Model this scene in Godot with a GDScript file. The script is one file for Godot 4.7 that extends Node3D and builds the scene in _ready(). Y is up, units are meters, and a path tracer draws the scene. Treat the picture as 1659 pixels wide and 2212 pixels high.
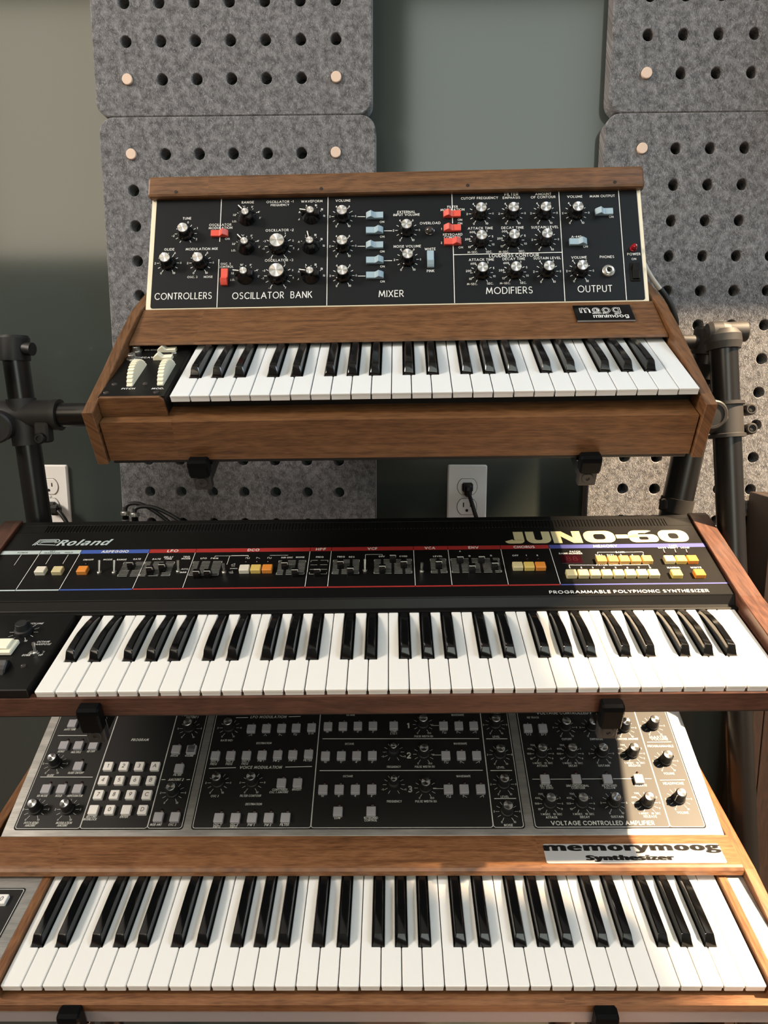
extends Node3D
# Three vintage synthesizers on a tiered stand in front of a dark green wall with felt pegboards.
# All builder lengths are millimetres; mm() turns them into metres.

const MM := 0.001
var mat := {}
var grain := Vector3.RIGHT
var glyph_cache := {}
var legend: SurfaceTool

func _ready() -> void:
	# ---------------------------------------------------------------- camera, sky, sun, unseen area lights, exposure
	var cam := Camera3D.new(); cam.name = "camera"; add_child(cam)
	cam.fov = 2.0 * rad_to_deg(atan(1106.0 / 1540.0)); cam.near = 0.02; cam.far = 60.0
	cam.transform = pose(0, 1450, 1271, -0.16794, 0.02895, 0.00076)
	var env := Environment.new()
	env.background_mode = Environment.BG_SKY
	var sky_mat := ProceduralSkyMaterial.new()
	sky_mat.sky_top_color = Color(0.42, 0.56, 0.75); sky_mat.sky_horizon_color = Color(0.78, 0.82, 0.85)
	sky_mat.ground_horizon_color = Color(0.5, 0.46, 0.4); sky_mat.ground_bottom_color = Color(0.3, 0.27, 0.22)
	var sky := Sky.new(); sky.sky_material = sky_mat; env.sky = sky
	env.background_energy_multiplier = 2.0
	env.tonemap_mode = Environment.TONE_MAPPER_LINEAR; env.tonemap_exposure = 0.65
	env.sdfgi_enabled = true; env.ssao_enabled = true; env.ssil_enabled = true
	var we := WorldEnvironment.new(); we.name = "surroundings"; we.environment = env; add_child(we)
	var sun := DirectionalLight3D.new(); sun.name = "sun"; add_child(sun)
	sun.look_at_from_position(Vector3.ZERO, SUN_DIR)
	sun.light_color = Color(1.0, 0.87, 0.70); sun.light_energy = 13.5; sun.light_angular_distance = 1.8; sun.shadow_enabled = true
	unseen_area_light("unseen_light_above_right", Vector3(2.95, 4.28, 1.6), Vector3(-0.02, -1, 0), Vector2(1.25, 2.2), Color(0.82, 0.92, 1.0), 17.0)  # out of view overhead; cool light on keys and panels from the right
	unseen_area_light("unseen_light_left", Vector3(-3.18, 3.25, 1.75), Vector3(1, -0.25, -0.25), Vector2(0.8, 0.9), Color(1.0, 0.95, 0.89), 23.0)  # out of view; warm light from the left that throws black-key shadows rightwards
	unseen_area_light("unseen_light_front_left", Vector3(-2.35, 3.32, 4.28), Vector3(0, 0, -1), Vector2(1.65, 1.75), Color(1.0, 0.92, 0.77), 7.0)  # out of view; mirrored as the warm sheen on the upper left wall
	unseen_area_light("unseen_light_front", Vector3(0.71, 2.6, 4.28), Vector3(0, 0, -1), Vector2(1.38, 3.1), Color(0.96, 0.98, 0.90), 7.0)  # out of view behind the camera; mirrored as pale sheen between the boards
	materials(); make_knobs()
	room()
	pegboards()
	stand()
	var mini := thing("synthesizer", "walnut-cased synthesizer with tilted black knob panel and short keyboard, on the top tier", "synthesizer", "synthesizers on the stand")
	mini.transform = pose(-274.19, 1444.53, 438.61, 0.46856, 0.01228, 0.01687)
	build_mini(mini)
	var juno := thing("synthesizer", "black slider-panel synthesizer with blue and red title bands on the middle tier", "synthesizer", "synthesizers on the stand")
	juno.transform = pose(-416.05, 1116.03, 525.80, 0.31892, 0.02325, 0.01531)
	build_juno(juno)
	var memory := thing("synthesizer", "silver-framed synthesizer with many square grey buttons on the lowest tier", "synthesizer", "synthesizers on the stand")
	memory.transform = pose(-445.98, 799.36, 592.04, 0.23619, 0.01975, 0.01214)
	build_memory(memory)
	outlets_and_cables()

const SUN_DIR := Vector3(-0.55, -0.82, -0.22)

func unseen_area_light(called: String, at: Vector3, towards: Vector3, size: Vector2, color: Color, energy: float) -> void:
	var l := AreaLight3D.new(); l.name = called; add_child(l)
	l.look_at_from_position(at, at + towards)
	l.area_size = size; l.light_color = color; l.light_energy = energy; l.shadow_enabled = true
	l.area_range = 12.0; l.area_attenuation = 2.0

# ==================================================================== helpers
func mm(x: float, y: float, z: float) -> Vector3: return Vector3(x, y, z) * MM
func deg(d: float) -> float: return d * PI / 180.0

# yaw about y, then pitch about x, then roll about z; position in mm
func pose(x: float, y: float, z: float, pitch: float, yaw: float, roll: float) -> Transform3D:
	var b := Basis(Vector3.UP, yaw) * Basis(Vector3.RIGHT, pitch) * Basis(Vector3.BACK, roll)
	return Transform3D(b, mm(x, y, z))

# a plane tilted up by angle about x: local x along it, -z up it, y out of it
func slope(y: float, z: float, angle: float) -> Transform3D:
	return Transform3D(Basis(Vector3.RIGHT, deg(angle)), mm(0, y, z))

func numbered(parent: Node, called: String) -> String:
	if not parent.has_node(called): return called
	var k: int = parent.get_meta("n_" + called, 0) + 1
	parent.set_meta("n_" + called, k)
	return "%s_%03d" % [called, k]

func thing(called: String, label: String, category: String, group := "") -> Node3D:
	var o := Node3D.new(); o.name = numbered(self, called); add_child(o)
	tag(o, label, category, group)
	return o

func tag(o: Node, label: String, category: String, group := "") -> void:
	o.set_meta("label", label); o.set_meta("category", category)
	if group != "": o.set_meta("group", group)

func mesh_of(s: SurfaceTool) -> ArrayMesh:
	s.generate_normals()
	return s.commit()

func put(parent: Node, called: String, mesh: Mesh, m: Material, at := Transform3D()) -> MeshInstance3D:
	var o := MeshInstance3D.new(); o.name = numbered(parent, called); parent.add_child(o)
	o.mesh = mesh; o.material_override = m; o.transform = at
	return o

func part(parent: Node, called: String, s: SurfaceTool, m: Material, at := Transform3D()) -> MeshInstance3D:
	return put(parent, called, mesh_of(s), m, at)

func new_st() -> SurfaceTool:
	var s := SurfaceTool.new(); s.begin(Mesh.PRIMITIVE_TRIANGLES); s.set_smooth_group(-1)
	return s

func vert(s: SurfaceTool, p: Vector3) -> void:
	var u := p.dot(grain)
	s.set_uv(Vector2(u, p.x + p.y + p.z - u) * MM)
	s.add_vertex(p * MM)

# corners run counter-clockwise seen from outside
func tri(s: SurfaceTool, a: Vector3, b: Vector3, c: Vector3) -> void:
	vert(s, a); vert(s, c); vert(s, b)

func quad(s: SurfaceTool, a: Vector3, b: Vector3, c: Vector3, d: Vector3) -> void:
	tri(s, a, b, c); tri(s, a, c, d)

# box with chamfered edges
func box(s: SurfaceTool, x0: float, x1: float, y0: float, y1: float, z0: float, z1: float, bev := 0.0, t := Transform3D()) -> void:
	var c := Vector3((x0 + x1) / 2, (y0 + y1) / 2, (z0 + z1) / 2)
	var h := Vector3((x1 - x0) / 2, (y1 - y0) / 2, (z1 - z0) / 2)
	for ax in 3:
		var e1 := Vector3.ZERO; var e2 := Vector3.ZERO; var e0 := Vector3.ZERO
		e0[ax] = 1; e1[(ax + 1) % 3] = 1; e2[(ax + 2) % 3] = 1
		var a1: float = h[(ax + 1) % 3] - bev; var a2: float = h[(ax + 2) % 3] - bev
		for sg in [-1.0, 1.0]:
			var f: Vector3 = e0 * h[ax] * sg
			var q := [f - e1 * a1 - e2 * a2, f + e1 * a1 - e2 * a2, f + e1 * a1 + e2 * a2, f - e1 * a1 + e2 * a2]
			if sg < 0: q.reverse()
			quad(s, t * (c + q[0]), t * (c + q[1]), t * (c + q[2]), t * (c + q[3]))
		if bev > 0.0:
			for s1 in [-1.0, 1.0]:
				for s2 in [-1.0, 1.0]:   # edge along ax between faces e1*s1 and e2*s2
					var L: float = h[ax] - bev
					var p1: Vector3 = e1 * h[(ax + 1) % 3] * s1 + e2 * a2 * s2
					var p2: Vector3 = e1 * a1 * s1 + e2 * h[(ax + 2) % 3] * s2
					var q2 := [p1 - e0 * L, p1 + e0 * L, p2 + e0 * L, p2 - e0 * L]
					if s1 * s2 > 0: q2.reverse()
					quad(s, t * (c + q2[0]), t * (c + q2[1]), t * (c + q2[2]), t * (c + q2[3]))
	if bev > 0.0:
		for sx in [-1.0, 1.0]:
			for sy in [-1.0, 1.0]:
				for sz in [-1.0, 1.0]:
					var k := Vector3(sx, sy, sz); var i := (h - Vector3.ONE * bev) * k
					var a := c + i + Vector3(sx * bev, 0, 0); var b := c + i + Vector3(0, sy * bev, 0); var d := c + i + Vector3(0, 0, sz * bev)
					if sx * sy * sz > 0: tri(s, t * a, t * b, t * d)
					else: tri(s, t * a, t * d, t * b)

# profile in (z, y), extruded along x, edges of the two ends chamfered
func prism(s: SurfaceTool, prof: Array, x0: float, x1: float, bev := 0.0) -> void:
	var p := PackedVector2Array(prof)
	if Geometry2D.is_polygon_clockwise(p): p.reverse()
	var n := p.size(); var q := PackedVector2Array()
	for i in n:
		var d1 := (p[i] - p[(i + n - 1) % n]).normalized(); var d2 := (p[(i + 1) % n] - p[i]).normalized()
		var n1 := Vector2(-d1.y, d1.x); var n2 := Vector2(-d2.y, d2.x)
		q.append(p[i] + (n1 + n2) / maxf(0.3, 1.0 + n1.dot(n2)) * bev)
	for i in n:
		var j := (i + 1) % n
		quad(s, Vector3(x0 + bev, p[i].y, p[i].x), Vector3(x1 - bev, p[i].y, p[i].x), Vector3(x1 - bev, p[j].y, p[j].x), Vector3(x0 + bev, p[j].y, p[j].x))
		if bev > 0.0:
			quad(s, Vector3(x1 - bev, p[i].y, p[i].x), Vector3(x1, q[i].y, q[i].x), Vector3(x1, q[j].y, q[j].x), Vector3(x1 - bev, p[j].y, p[j].x))
			quad(s, Vector3(x0, q[i].y, q[i].x), Vector3(x0 + bev, p[i].y, p[i].x), Vector3(x0 + bev, p[j].y, p[j].x), Vector3(x0, q[j].y, q[j].x))
	var e := q if bev > 0.0 else p
	var idx := Geometry2D.triangulate_polygon(e)
	for k in range(0, idx.size(), 3):
		var a := e[idx[k]]; var b := e[idx[k + 1]]; var c := e[idx[k + 2]]
		if (b - a).cross(c - a) < 0: var w := b; b = c; c = w
		tri(s, Vector3(x0, a.y, a.x), Vector3(x0, b.y, b.x), Vector3(x0, c.y, c.x))
		tri(s, Vector3(x1, a.y, a.x), Vector3(x1, c.y, c.x), Vector3(x1, b.y, b.x))

# outline in (x, z) standing on y0..y1, upper edge chamfered
func slab(s: SurfaceTool, outline: PackedVector2Array, y0: float, y1: float, bev := 0.0, bottom := false) -> void:
	var p := outline.duplicate()
	if Geometry2D.is_polygon_clockwise(p): p.reverse()
	var n := p.size(); var q := PackedVector2Array()
	for i in n:
		var d1 := (p[i] - p[(i + n - 1) % n]).normalized(); var d2 := (p[(i + 1) % n] - p[i]).normalized()
		var n1 := Vector2(-d1.y, d1.x); var n2 := Vector2(-d2.y, d2.x)
		q.append(p[i] + (n1 + n2) / maxf(0.3, 1.0 + n1.dot(n2)) * bev)
	for i in n:
		var j := (i + 1) % n
		quad(s, Vector3(p[j].x, y0, p[j].y), Vector3(p[i].x, y0, p[i].y), Vector3(p[i].x, y1 - bev, p[i].y), Vector3(p[j].x, y1 - bev, p[j].y))
		if bev > 0.0: quad(s, Vector3(p[j].x, y1 - bev, p[j].y), Vector3(p[i].x, y1 - bev, p[i].y), Vector3(q[i].x, y1, q[i].y), Vector3(q[j].x, y1, q[j].y))
	var idx := Geometry2D.triangulate_polygon(q)
	for k in range(0, idx.size(), 3):
		var a := q[idx[k]]; var b := q[idx[k + 1]]; var c := q[idx[k + 2]]
		if (b - a).cross(c - a) > 0: var w := b; b = c; c = w
		tri(s, Vector3(a.x, y1, a.y), Vector3(b.x, y1, b.y), Vector3(c.x, y1, c.y))
		if bottom: tri(s, Vector3(a.x, y0, a.y), Vector3(c.x, y0, c.y), Vector3(b.x, y0, b.y))

func round_rect(x0: float, x1: float, z0: float, z1: float, r: float, seg := 4) -> PackedVector2Array:
	var o := PackedVector2Array()
	for c in [[x1 - r, z1 - r, 0.0], [x0 + r, z1 - r, 90.0], [x0 + r, z0 + r, 180.0], [x1 - r, z0 + r, 270.0]]:
		for i in seg + 1:
			var a := deg(c[2] + 90.0 * i / seg)
			o.append(Vector2(c[0] + cos(a) * r, c[1] + sin(a) * r))
	return o

# surface of revolution about the local y of t; profile runs upwards as [radius, height]; lobes scallop it
func lathe(s: SurfaceTool, prof: Array, n: int, t := Transform3D(), lobes := 0, depth := 0.0) -> void:
	for k in prof.size() - 1:
		var a: Array = prof[k]; var b: Array = prof[k + 1]
		s.set_smooth_group(k + 1)
		for i in n:
			var p := []
			for w in [[a, i], [a, i + 1], [b, i + 1], [b, i]]:
				var ang: float = TAU * (w[1] % n) / n; var r: float = w[0][0]
				if lobes > 0: r *= 1.0 + depth * cos(ang * lobes)
				p.append(t * Vector3(sin(ang) * r, w[0][1], cos(ang) * r))
			if a[0] > 0.001: tri(s, p[0], p[1], p[2])
			if b[0] > 0.001: tri(s, p[0], p[2], p[3])
	s.set_smooth_group(-1)

func upright(at: Vector3, along: Vector3) -> Transform3D:
	var y := along.normalized(); var x := Vector3.RIGHT if absf(y.x) < 0.8 else Vector3.BACK
	var z := x.cross(y).normalized(); x = y.cross(z)
	return Transform3D(Basis(x, y, z), at)

func rod(s: SurfaceTool, a: Vector3, b: Vector3, r: float, n := 20, r2 := -1.0) -> void:
	var q := r if r2 < 0.0 else r2
	lathe(s, [[0.0, 0.0], [r, 0.0], [q, a.distance_to(b)], [0.0, a.distance_to(b)]], n, upright(a, b - a))

func path(s: SurfaceTool, points: Array, r: float, n := 10, steps := 8) -> void:
	var c := Curve3D.new()
	for i in points.size():
		var d: Vector3 = (points[mini(i + 1, points.size() - 1)] - points[maxi(i - 1, 0)]) / 6.0
		c.add_point(points[i], -d, d)
	var pts := []
	for i in points.size() - 1:
		for k in steps: pts.append(c.sample(i, float(k) / steps))
	pts.append(points[-1])
	var rings := []; var side := Vector3.BACK
	for i in pts.size():
		var d: Vector3 = (pts[mini(i + 1, pts.size() - 1)] - pts[maxi(i - 1, 0)]).normalized()
		var u := d.cross(side).normalized()
		if u.length() < 0.5: u = d.cross(Vector3.UP).normalized()
		side = u.cross(d).normalized()
		var ring := []
		for k in n: ring.append(pts[i] + (u * cos(TAU * k / n) + side * sin(TAU * k / n)) * r)
		rings.append(ring)
	s.set_smooth_group(1)
	for i in rings.size() - 1:
		for k in n: quad(s, rings[i][k], rings[i][(k + 1) % n], rings[i + 1][(k + 1) % n], rings[i + 1][k])
	s.set_smooth_group(-1)
	for k in range(1, n - 1):
		tri(s, rings[0][0], rings[0][k + 1], rings[0][k]); tri(s, rings[-1][0], rings[-1][k], rings[-1][k + 1])

# cross-sections with equal point counts, joined; smooth along the length, crisp round it
func loft(s: SurfaceTool, sec: Array) -> void:
	var m: int = sec[0].size()
	for k in m:
		s.set_smooth_group(k + 1)
		for i in sec.size() - 1:
			quad(s, sec[i][k], sec[i + 1][k], sec[i + 1][(k + 1) % m], sec[i][(k + 1) % m])
	s.set_smooth_group(-1)
	for k in range(1, m - 1):
		tri(s, sec[0][0], sec[0][k], sec[0][k + 1]); tri(s, sec[-1][0], sec[-1][k + 1], sec[-1][k])

# flat strokes in the plane of a panel: u to the right, v up the panel, h above it
func P(u: float, v: float, h := 0.25) -> Vector3: return Vector3(u, h, -v)

func line(s: SurfaceTool, a: Vector2, b: Vector2, w: float, h := 0.25) -> void:
	var d := (b - a).normalized(); var n := Vector2(-d.y, d.x) * w / 2
	quad(s, P(a.x - n.x, a.y - n.y, h), P(b.x - n.x, b.y - n.y, h), P(b.x + n.x, b.y + n.y, h), P(a.x + n.x, a.y + n.y, h))

func patch(s: SurfaceTool, u0: float, v0: float, u1: float, v1: float, h := 0.2) -> void:
	quad(s, P(u0, v0, h), P(u1, v0, h), P(u1, v1, h), P(u0, v1, h))

func seg_line(u0: float, v0: float, u1: float, v1: float, w: float) -> void:
	line(legend, Vector2(u0, v0), Vector2(u1, v1), w)

# ---------------------------------------------------------------- stroke lettering
const GLYPHS := {
	"A": "0,0 .45,1 .9,0;.18,.36 .72,.36", "B": "0,0 0,1 .3,1 a.3,.77,.22,.23,90,-90 0,.54;.3,.54 a.32,.27,.25,.27,90,-90 0,0",
	"C": "a.5,.5,.48,.5,45,315", "D": "0,0 0,1 .3,1 a.3,.5,.45,.5,90,-90 0,0", "E": ".5,1 0,1 0,0 .5,0;0,.52 .46,.52", "F": ".48,1 0,1 0,0;0,.52 .44,.52",
	"G": "a.5,.5,.48,.5,45,360 .55,.5", "H": "0,0 0,1;.65,0 .65,1;0,.52 .65,.52", "I": "0,0 0,1", "J": ".4,1 .4,.25 a.2,.24,.2,.24,0,-150",
	"K": "0,0 0,1;.6,1 0,.42;.2,.6 .65,0", "L": "0,1 0,0 .45,0", "M": "0,0 .12,1 .48,.15 .84,1 .96,0", "N": "0,0 0,1 .7,0 .7,1", "O": "a.5,.5,.5,.5,0,360",
	"P": "0,0 0,1 .28,1 a.28,.73,.25,.27,90,-90 0,.46", "Q": "a.5,.5,.5,.5,0,360;.6,.3 .95,-.02", "R": "0,0 0,1 .28,1 a.28,.73,.25,.27,90,-90 0,.46;.22,.46 .58,0",
	"S": "a.28,.75,.25,.25,40,270 a.28,.25,.27,.25,90,-140", "T": ".3,0 .3,1;0,1 .6,1", "U": "0,1 0,.3 a.32,.3,.32,.3,180,360 .64,1", "V": "0,1 .42,0 .84,1",
	"W": "0,1 .3,0 .6,.95 .9,0 1.2,1", "X": "0,0 .65,1;0,1 .65,0", "Y": "0,1 .35,.5 .7,1;.35,.5 .35,0", "Z": "0,1 .6,1 0,0 .6,0",
	"0": "a.3,.5,.3,.5,0,360", "1": "0,.8 .2,1 .2,0", "2": "a.28,.72,.27,.28,160,-30 0,0 .58,0", "3": "a.25,.75,.25,.25,140,-90 a.25,.26,.28,.26,90,-140",
	"4": ".5,0 .5,1 0,.3 .66,.3", "5": ".5,1 .1,1 .05,.55 a.25,.32,.28,.3,120,-140", "6": "a.3,.3,.3,.3,0,360;.06,.45 .4,1", "7": "0,1 .55,1 .15,0",
	"8": "a.28,.76,.22,.24,0,360;a.28,.26,.28,.26,0,360", "9": "a.3,.7,.3,.3,0,360;.54,.55 .2,0", "-": "0,.45 .35,.45", ".": "0,0 0,.1", "/": "0,0 .45,1", "'": "0,1 0,.78",
	"(": "a.3,.5,.3,.6,125,235", ")": "a-.1,.5,.3,.6,55,-55", "+": ".2,.2 .2,.7;0,.45 .4,.45", "%": "0,0 .6,1;a.1,.8,.1,.15,0,360;a.5,.2,.1,.15,0,360",
	"m": "0,0 0,.7;0,.4 a.25,.4,.25,.3,180,0 .5,0;.5,.4 a.75,.4,.25,.3,180,0 1,0", "o": "a.35,.35,.35,.35,0,360", "g": "a.35,.35,.35,.35,0,360;.7,.7 .7,-.06 a.45,-.06,.25,.22,0,-90 .1,-.28",
	"i": "0,0 0,.7", "n": "0,0 0,.7;0,.4 a.27,.4,.27,.3,180,0 .54,0", "l": "0,0 0,1", "a": "a.33,.35,.33,.35,0,360;.66,.7 .66,0", "d": "a.33,.35,.33,.35,0,360;.66,1 .66,0",
	"~": "0,0 .35,1 .7,0", "^": "0,0 .6,1 .6,0", "_": "0,0 0,1 .4,1 .4,0 .8,0 .8,1", "<": "0,0 0,1 .6,0",
}

func glyph(ch: String) -> Array:
	if glyph_cache.has(ch): return glyph_cache[ch]
	var strokes := []; var wide := 0.0
	for part_text: String in String(GLYPHS.get(ch, "")).split(";", false):
		var poly := PackedVector2Array()
		for tok: String in part_text.split(" ", false):
			if tok[0] == "a":
				var f: PackedFloat64Array = tok.substr(1).split_floats(",")
				var n := maxi(3, int(absf(f[5] - f[4]) / 26.0))
				for i in n + 1:
					var t := deg(lerpf(f[4], f[5], float(i) / n))
					poly.append(Vector2(f[0] + f[2] * cos(t), f[1] + f[3] * sin(t)))
			else:
				var f: PackedFloat64Array = tok.split_floats(",")
				poly.append(Vector2(f[0], f[1]))
		for p in poly: wide = maxf(wide, p.x)
		strokes.append(poly)
	glyph_cache[ch] = [strokes, wide]
	return glyph_cache[ch]

# centred lettering on a panel; size is the cap height, fit the total width (0: natural), heavy the stroke over the size
func write(s: SurfaceTool, text: String, u: float, v: float, size: float, fit := 0.0, heavy := 0.17, lean := 0.0, stretch := 1.0, h := 0.25, turn := 0.0) -> void:
	var x := 0.0; var gap := 0.2 + heavy; var laid := []
	for ch in text:
		if ch == " ": x += 0.5; continue
		var g := glyph(ch)
		laid.append([g[0], x]); x += g[1] * stretch + gap
	x -= gap
	var k := size; var kx := size if fit <= 0.0 else fit / maxf(x, 0.01)
	for g in laid:
		for poly in g[0]:
			var last := Vector2.ZERO
			for i in poly.size():
				var p := Vector2(((g[1] + poly[i].x * stretch) - x / 2) * kx + (poly[i].y - 0.5) * lean * k, (poly[i].y - 0.5) * k)
				if turn != 0.0: p = p.rotated(turn)
				p += Vector2(u, v)
				if i > 0:
					var d := (p - last).normalized() * heavy * size * 0.3
					line(s, last - d, p + d, heavy * size, h)
				last = p

func tx(text: String, u: float, v: float, size: float, fit := 0.0, heavy := 0.17, lean := 0.0, stretch := 1.0) -> void:
	write(legend, text, u, v, size, fit, heavy, lean, stretch)

func flush_legend(parent: Node, called: String, m: Material, at: Transform3D) -> void:
	part(parent, called, legend, m, at)
	legend = new_st()

# scale ticks round a knob: eleven from -150 to 150 degrees, with numbers
func dial(u: float, v: float, r0: float, r1: float, w: float, nums: Array, size: float, heavy := 0.2, skip := 0) -> void:
	for i in range(skip, 11 - skip):
		var a := deg(-150.0 + 30.0 * i); var d := Vector2(sin(a), cos(a)); var c := Vector2(u, v)
		line(legend, c + d * r0, c + d * r1, w)
	for e in nums:
		var a := deg(e[1]); write(legend, e[0], u + sin(a) * (r1 + size * 0.85), v + cos(a) * (r1 + size * 0.72), size, 0.0, heavy)

const TEN := [["0", -150.0], ["2", -90.0], ["4", -30.0], ["6", 30.0], ["8", 90.0], ["10", 150.0]]

# ==================================================================== materials
func plain(c: Color, rough := 0.5, metal := 0.0, coat := 0.0) -> StandardMaterial3D:
	var m := StandardMaterial3D.new(); m.albedo_color = c; m.roughness = rough; m.metallic = metal
	if coat > 0.0: m.clearcoat_enabled = true; m.clearcoat = coat; m.clearcoat_roughness = 0.15
	return m

func wood(noise_seed: int, dark: Color, mid: Color, pale: Color, rough := 0.42) -> StandardMaterial3D:
	var w := 1024; var h := 320
	var n := FastNoiseLite.new(); n.seed = noise_seed; n.frequency = 1.0; n.fractal_octaves = 4
	var fine := FastNoiseLite.new(); fine.seed = noise_seed + 7; fine.frequency = 1.0; fine.fractal_octaves = 2
	var im := Image.create(w, h, false, Image.FORMAT_RGB8)
	for y in h:
		var fy := float(y) / h
		for x in w:
			var fx := float(x) / w
			var warp := n.get_noise_3d(fx * 1.6, fy * 1.3, 4.0)
			var ring := fposmod(fy * 7.0 + warp * 4.0 + n.get_noise_2d(fx * 2.0, fy * 9.0) * 0.5, 1.0)
			ring = pow(absf(ring * 2.0 - 1.0), 1.5)
			var pore := fine.get_noise_2d(fx * 26.0, fy * 150.0)
			var t := clampf(0.50 + 0.20 * (ring - 0.45) + 0.30 * pore + 0.28 * n.get_noise_2d(fx * 2.0 + 9.0, fy * 34.0), 0.0, 1.0)
			im.set_pixel(x, y, dark.lerp(mid, t * 2.0) if t < 0.5 else mid.lerp(pale, t * 2.0 - 1.0))
	var m := plain(Color.WHITE, rough, 0.0, 0.12)
	m.albedo_texture = ImageTexture.create_from_image(im)
	m.uv1_scale = Vector3(1.6, 5.0, 1.0)
	return m

func felt() -> StandardMaterial3D:
	var n := 1024; var rng := RandomNumberGenerator.new(); rng.seed = 5
	var noise := FastNoiseLite.new(); noise.seed = 3; noise.frequency = 0.02; noise.fractal_octaves = 4
	var tone := PackedFloat32Array(); tone.resize(n * n)
	for y in n:
		for x in n: tone[y * n + x] = 0.34 + 0.24 * noise.get_noise_2d(x, y)
	for k in 44000:
		var x := rng.randf() * n; var y := rng.randf() * n; var a := rng.randfn(1.75, 0.55); var bend := rng.randfn(0.0, 0.035)
		var lift := rng.randf_range(-0.30, 0.20) if rng.randf() < 0.62 else rng.randf_range(0.15, 0.42)
		for i in rng.randi_range(5, 15):
			var at := (int(y) & (n - 1)) * n + (int(x) & (n - 1))
			tone[at] = lerpf(tone[at], 0.45 + lift, 0.75)
			x += cos(a); y += sin(a); a += bend
	var im := Image.create(n, n, false, Image.FORMAT_RGB8); var bump := Image.create(n, n, false, Image.FORMAT_RGB8)
	for y in n:
		for x in n:
			var t := clampf(tone[y * n + x], 0.0, 1.0)
			im.set_pixel(x, y, Color(0.15, 0.147, 0.152).lerp(Color(0.86, 0.86, 0.88), t))
			bump.set_pixel(x, y, Color(t, t, t))
	bump.bump_map_to_normal_map(2.6)
	var m := plain(Color.WHITE, 0.95)
	m.albedo_texture = ImageTexture.create_from_image(im)
	m.normal_enabled = true; m.normal_texture = ImageTexture.create_from_image(bump); m.normal_scale = 1.0
	m.metallic_specular = 0.2; m.rim_enabled = true; m.rim = 0.5; m.rim_tint = 0.3
	m.uv1_scale = Vector3(3.1, 3.1, 1.0)
	return m

func brushed() -> StandardMaterial3D:
	var im := Image.create(512, 512, false, Image.FORMAT_RGB8); var n := FastNoiseLite.new(); n.seed = 12; n.frequency = 1.0
	for y in 512:
		for x in 512:
			var t := 0.74 + 0.10 * n.get_noise_2d(x * 0.012, y * 0.6) + 0.10 * n.get_noise_2d(x * 0.01 + 50.0, y * 0.02)
			im.set_pixel(x, y, Color(t, t * 0.985, t * 0.96))
	var m := plain(Color.WHITE, 0.42, 0.8)
	m.albedo_texture = ImageTexture.create_from_image(im); m.uv1_scale = Vector3(3.0, 6.0, 1.0)
	return m

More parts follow.
